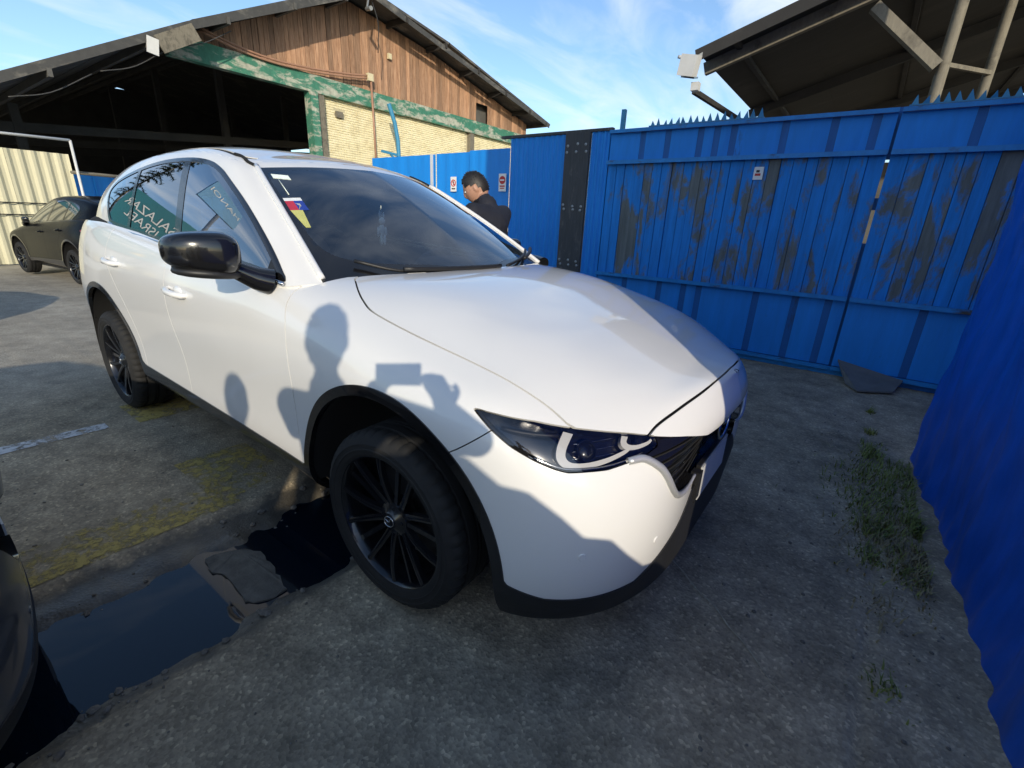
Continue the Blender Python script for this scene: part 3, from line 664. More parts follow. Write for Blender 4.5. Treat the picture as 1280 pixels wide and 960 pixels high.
    ball(0,0,0,.013,.016,.030); ball(.002,0,.040,.014,.017,.018); ball(0,-.010,.068,.004,.006,.020); ball(0,.012,.064,.004,.006,.017); ball(0,-.022,-.008,.006,.007,.024); ball(0,.022,-.006,.006,.007,.022); ball(.004,-.009,-.045,.009,.008,.026); ball(.004,.009,-.045,.009,.008,.026)
    ch = mb.build('window_charm','sticker_pale',car,True); MB().tube([cc_+Vector((0,0,.05)),cc_+Vector((0,0,.11))],.0015,5).build('charm_cord','sticker_pale',ch)
    # wheels
    prof = [(.236,.100),(.246,.110),(.254,.1135),(.264,.1155),(.266,.1180),(.269,.1180),(.271,.116),(.283,.1165),(.285,.1185),(.288,.118),(.290,.115),(.300,.111),(.310,.105),(.318,.096),(.3235,.086)]
    tr = [(.325,.078),(.325,.058),(.316,.057),(.316,.047),(.325,.046),(.3255,.014),(.316,.013),(.316,.003),(.3255,.002)]
    half = prof+tr; full = half+[(r_,-h) for r_,h in half[::-1]]
    V, F = lathe(full, 144); n = len(full); V = [list(v) for v in V]
    for k in range(144):
        if k%3==0:
            for i,(r_,h) in enumerate(full):
                if abs(h)>.046 and r_>.305:
                    s2 = .978; V[k*n+i][0]*=s2; V[k*n+i][2]*=s2
    tyre = (V,F)
    rm = MB(); rm.add(*lathe([(.246,.098),(.250,.102),(.246,.106),(.238,.104),(.232,.096),(.228,.07),(.222,.03),(.218,-.05),(.222,-.10)],72))
    rm.add(*lathe([(0,.088),(.030,.088),(.034,.084),(.062,.070),(.070,.055),(.070,.02)],40))
    for k in range(5):
        for q in (-1,1):
            a0 = R(72*k+90)+q*R(10.5); a1 = R(72*k+90)+q*R(17.0)
            V_ = []; F_ = []; ns = 7
            for i in range(ns):
                t_ = i/(ns-1); r_ = .052+(.240-.052)*t_; aa = a0+(a1-a0)*t_; w = .0125-.004*t_+.006*max(0,t_-.8)*5*.4; yb = .066+.030*math.sin(t_*math.pi/2)+.004
                c_, s2 = math.cos(aa), math.sin(aa); tx, tz = -s2, c_
                for (dw,dy_) in ((-w,-.022),(-w,-.003),(-w*.45,.0),(w*.45,.0),(w,-.003),(w,-.022)): V_.append((r_*c_+tx*dw, yb+dy_, r_*s2+tz*dw))
            for i in range(ns-1):
                for j in range(5): F_.append((i*6+j,(i+1)*6+j,(i+1)*6+j+1,i*6+j+1))
            rm.add(V_,F_)
        a0 = R(72*k+126)
        rm.bar((math.cos(a0)*.05,.062,math.sin(a0)*.05),(math.cos(a0)*.238,.078,math.sin(a0)*.238),.010,.018)
        for j in range(1):
            a_ = R(72*k+54); V2, F2 = lathe([(0,.004),(.008,.004),(.009,0)],10); rm.add([(x_+.045*math.cos(a_), y_+.075, z_+.045*math.sin(a_)) for x_,y_,z_ in V2],F2)
    back = MB(); back.add(*lathe([(.03,.0),(.16,.0),(.16,-.02),(.03,-.02)],40)); back.add(*lathe([(0,-.055),(.215,-.055)],40))
    w0 = None
    for cx,sy in ((0,-1),(-2.70,-1),(0,1),(-2.70,1)):
        if w0 is None:
            w0 = rm.build('wheel','rim_black',car,True,35); ty = mk('tyre',tyre[0],tyre[1],'tyre',w0,True,38); bk = back.build('brake_disc','black_plastic',w0,True,40)
            emblem(w0, Matrix.Translation((0,.0905,0)), .019); w = w0
        else:
            w = copy_tree(w0, car)
        w.location = (cx, sy*.803, .365); w.rotation_euler = (0, R(24 if cx==0 else 51), 0 if sy>0 else math.pi)
        if cx==0: w.rotation_euler[2] += R(1.0)
    return car
white_car = build_car()
props(white_car, 'white SUV with black wheels and black mirrors, filling the middle of the yard', 'car')
# ---------------------------------------------------------------- surface materials
t = NT('asphalt'); t.pr((.05,.05,.048), .88)
big = t.noise(.9, 8, .68); mid = t.noise(6, 6, .65); fine = t.noise(90, 4, .7); vor = t.n('ShaderNodeTexVoronoi', feature='F1'); vor.inputs['Scale'].default_value = 105
tcn = t.n('ShaderNodeTexCoord'); t.l(tcn.outputs['Object'], vor.inputs['Vector'])
c1 = t.ramp(big, [(.3,(.26,.215,.145)),(.5,(.38,.315,.215)),(.75,(.48,.405,.285))])
c2 = t.ramp(mid, [(.3,(.55,.55,.55)),(.7,(1.25,1.24,1.22))]); c = t.mixc(1.0, c1, c2, 'MULTIPLY')
vc = t.n('ShaderNodeSeparateColor'); t.l(vor.outputs['Color'], vc.inputs[0])
sp = t.ramp(vc.outputs['Red'], [(.0,(.45,.45,.45)),(.55,(.95,.95,.95)),(.9,(1.3,1.29,1.25)),(1.0,(2.4,2.35,2.2))]); c = t.mixc(.45, c, sp, 'MULTIPLY')
fs = t.ramp(fine, [(.35,(.6,.6,.6)),(.65,(1.3,1.3,1.3))]); c = t.mixc(.35, c, fs, 'MULTIPLY')
sx = t.n('ShaderNodeSeparateXYZ'); t.l(tcn.outputs['Object'], sx.inputs[0])
# older pale concrete farther down the yard
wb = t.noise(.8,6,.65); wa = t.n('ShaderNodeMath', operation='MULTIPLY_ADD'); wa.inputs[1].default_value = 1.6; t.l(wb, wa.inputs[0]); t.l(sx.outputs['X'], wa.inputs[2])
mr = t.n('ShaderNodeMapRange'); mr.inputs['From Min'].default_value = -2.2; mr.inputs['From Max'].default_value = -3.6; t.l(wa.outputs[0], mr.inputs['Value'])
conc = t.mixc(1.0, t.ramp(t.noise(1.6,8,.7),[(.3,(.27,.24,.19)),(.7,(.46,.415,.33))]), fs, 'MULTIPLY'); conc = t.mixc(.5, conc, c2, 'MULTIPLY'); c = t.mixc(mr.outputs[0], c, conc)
wob = t.noise(9, 5, .65); mm = t.n('ShaderNodeMath', operation='MULTIPLY_ADD'); mm.inputs[1].default_value = .22; mm.inputs[2].default_value = -.11; t.l(wob, mm.inputs[0])
xs_ = t.n('ShaderNodeMath', operation='ADD'); t.l(sx.outputs['X'], xs_.inputs[0]); t.l(mm.outputs[0], xs_.inputs[1])
cen = t.n('ShaderNodeMath', operation='ADD'); cen.inputs[1].default_value = .61; t.l(xs_.outputs[0], cen.inputs[0]); ab = t.n('ShaderNodeMath', operation='ABSOLUTE'); t.l(cen.outputs[0], ab.inputs[0])
mud = t.ramp(ab.outputs[0], [(.33,(1,1,1)),(.39,(0,0,0))]); mudc = t.ramp(t.noise(11,7,.7), [(.3,(.06,.052,.040)),(.7,(.15,.132,.10))]); c = t.mixc(mud, c, mudc)
t.l(t.ramp(ab.outputs[0], [(.26,(.38,.38,.38)),(.40,(.88,.88,.88))]), t.p.inputs['Roughness'])
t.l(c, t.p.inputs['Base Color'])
hsum = t.n('ShaderNodeMath', operation='ADD'); t.l(vor.outputs['Distance'], hsum.inputs[0]); t.l(mid, hsum.inputs[1]); t.bump(hsum.outputs[0], .5, .003)
t = NT('wet_concrete'); t.pr((.06,.056,.048), .45); f = t.noise(9,7,.7); t.l(t.ramp(f,[(.3,(.028,.026,.022)),(.7,(.085,.078,.066))]), t.p.inputs['Base Color']); t.bump(t.noise(60,5),.6,.008)
t = NT('slab_concrete'); t.pr((.16,.15,.13), .8); f = t.noise(14,7,.7); t.l(t.ramp(f,[(.3,(.075,.07,.058)),(.7,(.17,.16,.135))]), t.p.inputs['Base Color']); t.bump(t.noise(80,5),.5,.006)
def worn(name, col, lo, hi, scale, sc=(1,1,1)):
    t = NT(name); t.pr(col, .8); f = t.noise(scale, 8, .72, .3, sc=sc); g2 = t.noise(1.3,3,.5)
    m = t.n('ShaderNodeMath', operation='ADD'); t.l(f,m.inputs[0]); t.l(g2,m.inputs[1]); m2 = t.n('ShaderNodeMath', operation='MULTIPLY'); m2.inputs[1].default_value = .5; t.l(m.outputs[0],m2.inputs[0])
    a = t.ramp(m2.outputs[0], [(lo,(0,0,0)),(hi,(1,1,1))]); tr = t.n('ShaderNodeBsdfTransparent'); ms = t.n('ShaderNodeMixShader')
    t.l(a,ms.inputs[0]); t.l(tr.outputs[0],ms.inputs[1]); t.l(t.p.outputs[0],ms.inputs[2]); t.l(ms.outputs[0],t.out.inputs[0])
worn('yellow_mark', (.46,.35,.10), .465, .545, 20); worn('white_mark', (.62,.62,.60), .40, .49, 22)
def painted(name, col, under, lo, hi, scale=3, sc=(1,1,1), rough=.5, streak=.25, bump=.25):
    t = NT(name); t.pr(col, rough); vec = None
    if 'plank' in name:
        oi_ = t.n('ShaderNodeObjectInfo'); tc_ = t.n('ShaderNodeTexCoord'); ml = t.n('ShaderNodeMath', operation='MULTIPLY'); ml.inputs[1].default_value = .35; t.l(oi_.outputs['Random'], ml.inputs[0]); va = t.n('ShaderNodeVectorMath', operation='ADD'); t.l(tc_.outputs['Object'], va.inputs[0]); t.l(ml.outputs[0], va.inputs[1]); vec = va.outputs[0]
    f = t.noise(scale, 8, .68, .4, sc=sc, vec=vec); g2 = t.noise(scale*6, 6, .7, 0, sc=(sc[0],sc[1],sc[2]*.25))
    base = t.ramp(g2, [(.25,tuple(v*(1-streak) for v in col)),(.7,tuple(min(1,v*(1+streak*.6)) for v in col))])
    un = t.ramp(g2, [(.3,tuple(v*.65 for v in under)),(.7,tuple(v*1.3 for v in under))])
    m = t.ramp(f, [(lo,(0,0,0)),(hi,(1,1,1))]); t.l(t.mixc(m, base, un), t.p.inputs['Base Color']); t.bump(t.noise(scale*10,5,.6,sc=sc), bump, .004); return t
painted('blue_plank', (.002,.215,.66), (.125,.14,.14), .495, .57, 1.7, (2.0,2.0,.75), .7, .28)
painted('blue_sheet', (.003,.235,.72), (.02,.055,.14), .64, .74, 2.0, (1,1,.5), .62, .16)
painted('blue_bright', (.005,.24,.74), (.03,.10,.30), .66, .75, 1.4, (1,1,.4), .45, .12)
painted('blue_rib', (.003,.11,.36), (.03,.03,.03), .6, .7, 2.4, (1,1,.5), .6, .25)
painted('blue_rail', (.005,.22,.58), (.05,.05,.045), .56, .66, 5, (.4,1,1), .5, .25)
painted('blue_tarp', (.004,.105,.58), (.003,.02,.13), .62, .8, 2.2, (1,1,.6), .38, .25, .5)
painted('cyan_metal', (.04,.24,.42), (.14,.12,.10), .6, .72, 8, (1,1,1), .5, .2)
painted('green_paint', (.05,.20,.13), (.40,.41,.33), .49, .58, 2.6, (1,.55,1.6), .7, .3)
painted('cream_sheet', (.56,.53,.37), (.36,.32,.22), .60, .75, 1.2, (1,1,.3), .6, .1)
painted('grey_post', (.055,.057,.06), (.13,.12,.11), .55, .68, 6, (1,1,.4), .75, .3)
painted('roof_sheet', (.060,.060,.058), (.16,.15,.13), .52, .66, 2, (1,.4,1), .75, .3)
painted('dark_roof', (.030,.028,.026), (.055,.05,.045), .55, .7, 1.5, (.3,1,1), .85, .25)
painted('old_beam', (.19,.17,.13), (.10,.09,.07), .5, .65, 5, (1,1,1), .8, .25)
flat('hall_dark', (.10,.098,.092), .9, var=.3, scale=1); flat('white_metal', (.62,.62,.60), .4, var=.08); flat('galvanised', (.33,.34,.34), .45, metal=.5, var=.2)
flat('copper_pipe', (.36,.20,.13), .5, var=.2); flat('cream_plastic', (.62,.55,.36), .5); flat('cable_black', (.015,.015,.015), .6); flat('sign_white', (.78,.77,.75), .4, var=.03); flat('sign_red', (.50,.02,.02), .4); flat('sign_black', (.02,.02,.02), .4)
flat('card_grey', (.15,.15,.14), .85, var=.25, bump=.3); flat('mortar', (.52,.46,.30), .95, var=.2, scale=20)
flat('teal_sign', (.012,.155,.19), .35, var=.06, scale=1); flat('paleblue_sign', (.15,.34,.55), .4, var=.05, scale=1); flat('sign_yellow', (.62,.42,.05), .4); flat('stucco', (.33,.35,.37), .85, var=.1, scale=2)
t = NT('timber'); t.pr((.25,.13,.06), .8); oi = t.n('ShaderNodeObjectInfo'); f = t.noise(7,8,.7,.6,sc=(1,3.5,.28)); cc = t.ramp(f,[(.25,(.16,.088,.052)),(.5,(.42,.245,.15)),(.75,(.60,.40,.27))])
rv = t.ramp(oi.outputs['Random'],[(0,(.62,.62,.62)),(1,(1.2,1.15,1.1))]); t.l(t.mixc(1,cc,rv,'MULTIPLY'), t.p.inputs['Base Color']); t.bump(t.noise(30,5,.6,sc=(1,3,.2)),.4,.006)
t = NT('brick'); t.pr((.6,.52,.33), .9); f = t.noise(2.4,8,.7); t.l(t.ramp(f,[(.25,(.56,.47,.27)),(.5,(.80,.72,.47)),(.8,(.86,.80,.58))]), t.p.inputs['Base Color']); t.bump(t.noise(40,5),.5,.01)
def leafy(name, a, b):
    t = NT(name); t.pr(a, .6); f = t.noise(11,4); t.l(t.ramp(f,[(.3,a),(.7,b)]), t.p.inputs['Base Color']); t.p.inputs['Subsurface Weight'].default_value = 0
leafy('grass', (.12,.17,.025), (.28,.29,.07)); leafy('dry_grass', (.24,.20,.10), (.36,.30,.16)); leafy('leaf', (.03,.06,.015), (.06,.10,.03))
flat('stone', (.16,.145,.12), .85, var=.5, scale=9, bump=.4)

# ---------------------------------------------------------------- ground sheet with the sunken drain
def vnoise(x, y, s, seed=0):
    rg = np.random.default_rng(seed); T = rg.random((64,64)); X_ = x*s; Y_ = y*s; i = np.floor(X_).astype(int); j = np.floor(Y_).astype(int); fx = X_-i; fy = Y_-j; fx = fx*fx*(3-2*fx); fy = fy*fy*(3-2*fy)
    g = lambda a,b: T[a%64,b%64]
    return (g(i,j)*(1-fx)+g(i+1,j)*fx)*(1-fy)+(g(i,j+1)*(1-fx)+g(i+1,j+1)*fx)*fy
def ground_z(x, y):
    n = vnoise(x,y,1.3,1)*.010+vnoise(x,y,6,2)*.005+vnoise(x,y,22,3)*.0045-.0125
    e = (vnoise(x,y,9,4)-.5)*.055+(vnoise(x,y,2.2,5)-.5)*.06+(vnoise(x,y,30,6)-.5)*.02
    sm = lambda a,b,v: np.clip((v-a)/(b-a),0,1)**2*(3-2*np.clip((v-a)/(b-a),0,1))
    d = np.zeros_like(x)
    d -= .016*(sm(-.985,-.96,x)*(1-sm(-.27,-.245,x+e*.4)))                   # step down from both slab edges
    d += (vnoise(x,y,13,7)-.5)*.016*(sm(-.95,-.80,x)*(1-sm(-.36,-.24,x)))+(vnoise(x,y,34,8)-.5)*.007*(sm(-.95,-.80,x)*(1-sm(-.36,-.24,x)))
    d -= .046*(sm(-.86,-.66,x+e)*(1-sm(-.42,-.26,x+e)))                       # the trough
    fade = 1-sm(1.6,2.2,y); d *= fade
    jn = -.012*np.exp(-((x-1.40-.02*np.sin(y*3))/.012)**2)*(y<3.6)              # open joint by the blue wall
    return n+d+jn
def axis(a0, a1, step, far):
    f = [a1+(far-a1)*(k/14)**3 for k in range(1,15)]; g_ = [a0-(far+a0)*(k/14)**3 for k in range(1,15)]
    return np.array(g_[::-1]+list(np.arange(a0,a1+1e-6,step))+f)
gx = axis(-3.2,2.1,.021,420.); gy = axis(-2.3,2.2,.021,420.)
XX, YY = np.meshgrid(gx, gy, indexing='ij'); ZZ = ground_z(XX,YY); fr = np.clip((np.maximum(np.abs(XX+.55)-6,np.abs(YY)-6))/10,0,1); ZZ = ZZ*(1-fr)
V = np.stack([XX,YY,ZZ],-1).reshape(-1,3); a_, b_ = XX.shape; idx = np.arange(a_*b_).reshape(a_,b_)
F = np.stack([idx[:-1,:-1],idx[1:,:-1],idx[1:,1:],idx[:-1,1:]],-1).reshape(-1,4)
gm = bpy.data.meshes.new('ground'); gm.vertices.add(len(V)); gm.vertices.foreach_set('co', V.ravel()); gm.loops.add(F.size); gm.loops.foreach_set('vertex_index', F.ravel().astype(np.int32)); gm.polygons.add(len(F)); gm.polygons.foreach_set('loop_start', np.arange(0,F.size,4,dtype=np.int32)); gm.update(calc_edges=True)
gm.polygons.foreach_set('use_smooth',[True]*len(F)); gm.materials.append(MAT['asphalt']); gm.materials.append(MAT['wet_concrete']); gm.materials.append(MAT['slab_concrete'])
cxy = V[F].mean(1); mi = np.zeros(len(F),np.int32)

gm.polygons.foreach_set('material_index', mi)
ground = bpy.data.objects.new('ground', gm); COL.objects.link(ground); props(ground, kind='structure')
pud = mk('puddle', [(-.92,-3,-.031),(-.18,-3,-.031),(-.18,1.9,-.031),(-.92,1.9,-.031)], [(0,1,2,3)], 'water', None, False); props(pud, kind='structure')
sp_ = [(-.755,-1.205),(-.70,-1.085),(-.60,-1.06),(-.47,-1.075),(-.36,-1.10),(-.375,-1.19),(-.44,-1.215),(-.58,-1.20),(-.66,-1.225)]; rs_ = random.Random(4); sp_ = [(x+rs_.uniform(-.007,.007),y+rs_.uniform(-.007,.007)) for x,y in crv(sp_,4,True)]; n = len(sp_)
props(mk('concrete_slab', [(x,y,-.09) for x,y in sp_]+[(x*.985-.008,y*.995-.005,-.025+.003*math.sin(i*2)) for i,(x,y) in enumerate(sp_)], [tuple(range(n,2*n))]+[(i,(i+1)%n,n+(i+1)%n,n+i) for i in range(n)], 'slab_concrete', None, False), 'small pale concrete slab lying in the puddle', 'slab')
def sheet(name, pts, z, mat, n=1):
    return mk(name, [(x,y,z) for x,y in pts], [tuple(range(len(pts)))], mat, None, False)
def draped(name, x0, x1, y0, y1, mat, nx, ny, lift=.004, skew=0):
    xs = np.linspace(x0,x1,nx); ys = np.linspace(y0,y1,ny); A, B = np.meshgrid(xs,ys,indexing='ij'); A = A+skew*(B-y0); Z = ground_z(A,B)+lift
    id_ = np.arange(nx*ny).reshape(nx,ny); return mk(name, np.stack([A,B,Z],-1).reshape(-1,3), np.stack([id_[:-1,:-1],id_[1:,:-1],id_[1:,1:],id_[:-1,1:]],-1).reshape(-1,4).tolist(), mat)
props(draped('painted_line', -1.30,-1.02,-1.75,-.95,'yellow_mark',16,44), 'worn yellow paint patch beside the drain channel', 'road marking', None, 'structure')
props(draped('painted_line', -1.62,-1.08,-1.02,-.66,'yellow_mark',28,20), 'worn yellow paint patch under the front door', 'road marking', None, 'structure')
props(draped('painted_line', -2.75,-2.35,-.95,-.60,'yellow_mark',20,18), 'worn yellow paint patch by the rear wheel', 'road marking', None, 'structure')
props(draped('painted_line', -2.50,-2.395,-3.2,-1.09,'white_mark',8,90), 'worn white parking line', 'road marking', None, 'structure')
# rubble along the drain, gravel on the yard
def stones(name, pts, r0, r1, mat, label=None):
    base = np.array([(1,0,0),(-1,0,0),(0,1,0),(0,-1,0),(0,0,1),(0,0,-1),(.62,.62,.5),(-.62,.62,.5),(.62,-.62,.5),(-.62,-.62,.5)])
    bm_ = bmesh.new(); bmesh.ops.create_icosphere(bm_, subdivisions=1, radius=1); bv = np.array([v.co[:] for v in bm_.verts]); bf = [tuple(v.index for v in f.verts) for f in bm_.faces]; bm_.free()
    V = []; F = []
    for (x,y) in pts:
        r_ = r0+(r1-r0)*RNG.random()**3; sc_ = np.array([1,.6+.5*RNG.random(),.45+.35*RNG.random()])*r_; a = RNG.random()*6.28; q = bv*(1+.28*(RNG.random((len(bv),1))-.5))*sc_
        q = np.stack([q[:,0]*math.cos(a)-q[:,1]*math.sin(a), q[:,0]*math.sin(a)+q[:,1]*math.cos(a), q[:,2]],1)
        z = float(ground_z(np.array([x]),np.array([y]))[0])+sc_[2]*.35; k = len(V); V += (q+np.array([x,y,z])).tolist(); F += [tuple(i+k for i in f) for f in bf]
    return mk(name, V, F, mat, None, False)
pts = [(-.31+RNG.normal(0,.05), RNG.uniform(-1.85,-.6)) for _ in range(95)]+[(-.78+RNG.normal(0,.07), RNG.uniform(-1.85,-.4)) for _ in range(60)]+[(-.35+RNG.normal(0,.06), -1.72+RNG.normal(0,.12)) for _ in range(40)]
props(stones('rubble', pts, .003, .020, 'stone'), 'broken stones and grit along the drain edges', 'rubble', None, 'stuff')
pts = [(RNG.uniform(-2.4,1.6), RNG.uniform(-2.0,1.2)) for _ in range(520)]+[(RNG.uniform(1.0,1.65), RNG.uniform(-.8,2.5)) for _ in range(220)]
props(stones('gravel', pts, .002, .009, 'stone'), 'loose grit scattered over the asphalt', 'gravel', None, 'stuff')
# pale filled joint running out from under the bumper
mb = MB(); q = crv([(.70,-.02),(.79,-.08),(.86,-.14),(.94,-.19),(1.0,-.25),(1.07,-.30),(1.14,-.37),(1.20,-.42)],12)
V = []; F = []
for i,(x,y) in enumerate(q):
    w = (.002+.005*abs(math.sin(i*1.7)*math.sin(i*.37)))*(1-.8*i/len(q)); d = q[min(i+1,len(q)-1)]-q[max(i-1,0)]; d /= np.linalg.norm(d)
    for s_ in (-1,1): 
        px, py = x-d[1]*w*s_, y+d[0]*w*s_; V.append((px,py,float(ground_z(np.array([px]),np.array([py]))[0])+.004))
for i in range(len(q)-1): F.append((2*i,2*i+1,2*i+3,2*i+2))
flat('pale_filler', (.44,.40,.28), .9, var=.35, scale=40)
props(mk('joint_filler', V, F, 'pale_filler'), 'pale filled joint in the asphalt running from the bumper', 'joint', None, 'structure')
# weeds by the wall
def blades(name, spots, mat, h0, h1, label):
    V = []; F = []
    for (cx,cy,sp,n) in spots:
        for _ in range(n):
            x = cx+RNG.normal(0,sp); y = cy+RNG.normal(0,sp*1.4); 
            if x > 1.60: x = 1.60-RNG.random()*.05
            h = h0+(h1-h0)*RNG.random()**2; a = RNG.random()*6.28; lean = h*(.35+.6*RNG.random()); w = .0022+.002*RNG.random(); z0 = float(ground_z(np.array([x]),np.array([y]))[0])-.004
            dx_, dy_ = math.cos(a), math.sin(a); k = len(V)
            for t_ in (0,.5,.85,1):
                bx, by, bz = x+dx_*lean*t_*t_, y+dy_*lean*t_*t_, z0+h*(t_-.25*t_*t_); ww = w*(1-t_**2*.95)
                V += [(bx-dy_*ww,by+dx_*ww,bz),(bx+dy_*ww,by-dx_*ww,bz)]
            F += [(k+2*i,k+2*i+1,k+2*i+3,k+2*i+2) for i in range(3)]
    return props(mk(name, V, F, mat), label, 'grass', None, 'stuff')
blades('weeds', [(1.40,1.75,.03,160),(1.42,1.50,.09,330),(1.50,1.28,.12,330),(1.42,1.05,.10,240),(1.55,1.6,.06,170),(1.40,2.2,.015,90),(1.43,.82,.05,300),(1.60,.95,.04,320),(1.41,.55,.03,110),(1.55,.5,.05,120),(1.43,-.2,.03,70),(1.40,2.7,.015,60),(1.45,1.3,.14,260),(1.5,.9,.12,220),(1.40,1.9,.04,120)], 'grass', .012, .075, 'green weeds growing along the foot of the blue wall')
blades('dry_weeds', [(1.50,.72,.08,520),(1.58,.55,.05,260),(1.45,.95,.06,160),(1.5,1.3,.1,120),(1.48,.6,.13,260),(1.42,.2,.05,90)], 'dry_grass', .012, .06, 'dry brown grass between the weeds at the blue wall')

# ---------------------------------------------------------------- blue gate and fence along y = 3.7
GY = 3.70
def plank(name, x0, x1, z0, z1, mat, parent, th=.022, y=GY, tilt=0):
    mb = MB(); j = .0025; mb.box(((x0+x1)/2, y, (z0+z1)/2), (x1-x0-2*j, th, z1-z0), (0,tilt,0)); return mb.build(name, mat, parent)
def leaf(name, x0, x1, ribs_top, ribs_bot, label, ztop=2.36):
    g = empty(name, (0,0,-.035)); props(g, label, 'gate', 'leaves of the blue sliding gate')
    # boards in the middle
    x = x0; rg = random.Random(int(x0*100))
    while x < x1-.01:
        w = min(rg.uniform(.085,.135), x1-x)
        if x1-x-w < .05: w = x1-x
        plank('plank', x, x+w, .80, 2.02, 'blue_plank', g, .022+rg.random()*.006, GY+rg.uniform(-.006,.006)); x += w
    for zz0, zz1, ribs, yy in ((2.035,ztop-.03,ribs_top,GY-.012),(.13,.765,ribs_bot,GY-.004)):
        e = [x0]+sorted(ribs)+[x1]
        for i in range(len(e)-1):
            a = e[i]+(.032 if i else 0); b = e[i+1]-(.032 if i<len(e)-2 else 0)
            # slightly dished sheet panel
            nx, nz = 7, 5; V = []; F = []
            for ix in range(nx):
                for iz in range(nz):
                    u_, v_ = ix/(nx-1), iz/(nz-1); V.append((a+(b-a)*u_, yy-.012*math.sin(math.pi*u_)*math.sin(math.pi*v_)*rg.uniform(.4,1), zz0+(zz1-zz0)*v_))
            for ix in range(nx-1):
                for iz in range(nz-1): k = ix*nz+iz; F.append((k,k+nz,k+nz+1,k+1))
            k = len(V); V += [(p[0],p[1]+.02 if False else yy+.012,p[2]) for p in V]; F += [tuple(i_+k for i_ in f[::-1]) for f in F]
            rim = [ix*nz for ix in range(nx)]+[(nx-1)*nz+iz for iz in range(1,nz)]+[ix*nz+nz-1 for ix in range(nx-2,-1,-1)]+[iz for iz in range(nz-2,0,-1)]
            F += [(rim[(i_+1)%len(rim)],rim[i_],rim[i_]+k,rim[(i_+1)%len(rim)]+k) for i_ in range(len(rim))]
            mk('sheet_panel', V, F, 'blue_sheet', g, True, 40)
        for r_ in ribs: MB().box((r_,yy+.010,(zz0+zz1)/2),(.062,.016,zz1-zz0)).build('rib','blue_rib',g)  # ribs coloured darker blue in place of shade in the recesses
    MB().box(((x0+x1)/2,GY+.035,1.2),(x1-x0-.02,.012,2.2)).build('light_stop_sheet','blue_rib',g)  # added to stop light leaking through the slits between planks
    for (za,zb,dep) in ((2.005,2.045,.085),(ztop-.035,ztop,.075),(.765,.805,.085),(.09,.13,.05)):
        mb = MB(); mb.box(((x0+x1)/2,GY-dep/2+.01,(za+zb)/2-.004),(x1-x0,dep,.012)); mb.box(((x0+x1)/2,GY-dep+.012,(za+zb)/2),(x1-x0,.008,zb-za)); mb.build('rail','blue_rail',g)
    return g
gl = leaf('gate_leaf', -1.565, 1.035, [-1.18,-.9,-.56,-.4,-.24,.21,.6,.9], [-1.2,-.77,-.49,-.32,.26,.62,.9], 'wide blue plank gate leaf with peeling paint behind the bonnet')
gr_ = leaf('gate_leaf', 1.058, 3.4, [1.56,2.0,2.5,3.0], [1.61,2.1,2.6,3.1], 'narrow blue plank gate leaf at right beside the dark gap')
mb = MB(); mb.box((1.045,GY+.05,.66),(.09,.012,1.25)); mb.build('gap_blocker','blue_rib',gl); MB().box((1.05,GY+.05,2.18),(.09,.012,.4)).build('gap_blocker','blue_rib',gl); MB().box((1.05,GY+.05,1.62),(.05,.012,.10)).build('gap_blocker','blue_rib',gl)  # strips added behind the leaf gap to keep parts of it dark
# worn base board under the gate
props(MB().box((.30,GY+.02,.04),(2.6,.03,.08)).build('base_board','blue_rail'), 'low blue board along the ground under the wide gate leaf', 'board')
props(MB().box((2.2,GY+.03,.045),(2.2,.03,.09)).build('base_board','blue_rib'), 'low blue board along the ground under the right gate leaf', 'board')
V = [(1.10,3.66,.16),(1.62,3.64,.07),(1.55,3.36,.018),(1.30,3.20,.012),(1.20,3.38,.02)]; V2 = [(a,b,c+.014) for a,b,c in V]; n = len(V)
props(mk('flat_offcut', V+V2, [tuple(range(n))[::-1],tuple(range(n,2*n))]+[(i,(i+1)%n,n+(i+1)%n,n+i) for i in range(n)], 'card_grey', None, False), 'grey flat sheet offcut lying at the foot of the gate gap', 'offcut')
# spikes on top
def spikes(x0, x1, n, label):
    e = empty('spike_strip', ((x0+x1)/2, GY-.02, 2.325)); props(e, label, 'spikes', 'anti-climb spikes on the gate')
    L = x1-x0; MB().box((0,0,.012),(L,.05,.010)).build('base_strip','cyan_metal',e)
    sp = None
    for k in range(n):
        x = -L/2+(k+.5)*L/n; 
        if sp is None:
            w = .026; sp = mk('spike', [(-w,-.004,.015),(w,-.004,.015),(w,.004,.015),(-w,.004,.015),(-.001,-.001,.088),(.001,-.001,.088),(.001,.001,.088),(-.001,.001,.088)], [(0,1,5,4),(1,2,6,5),(2,3,7,6),(3,0,4,7),(4,5,6,7)], 'cyan_metal', e, False); o = sp
        else: o = inst(sp, e)
        o.location = (x, .01*(-1)**k, 0); o.rotation_euler = (random.uniform(-.2,.2), random.uniform(-.18,.18), random.uniform(-.5,.5)); o.scale = (1,1,random.uniform(.75,1.15))
spikes(-1.12,.01,17,'row of pale blue spikes on top of the wide gate leaf'); spikes(1.09,2.3,18,'row of pale blue spikes on top of the right gate leaf')
# little label on the gate
st = empty('gate_sticker', (.055,GY-.022,1.85)); props(st, 'small white label stuck on the blue planks of the gate', 'label')
MB().box((0,0,0),(.085,.003,.115)).build('label_card','sign_white',st); MB().box((-.004,-.0025,-.012),(.05,.002,.022)).build('label_bar','sign_red',st); MB().box((-.006,-.0025,.018),(.03,.002,.022)).build('label_mark','sign_black',st)
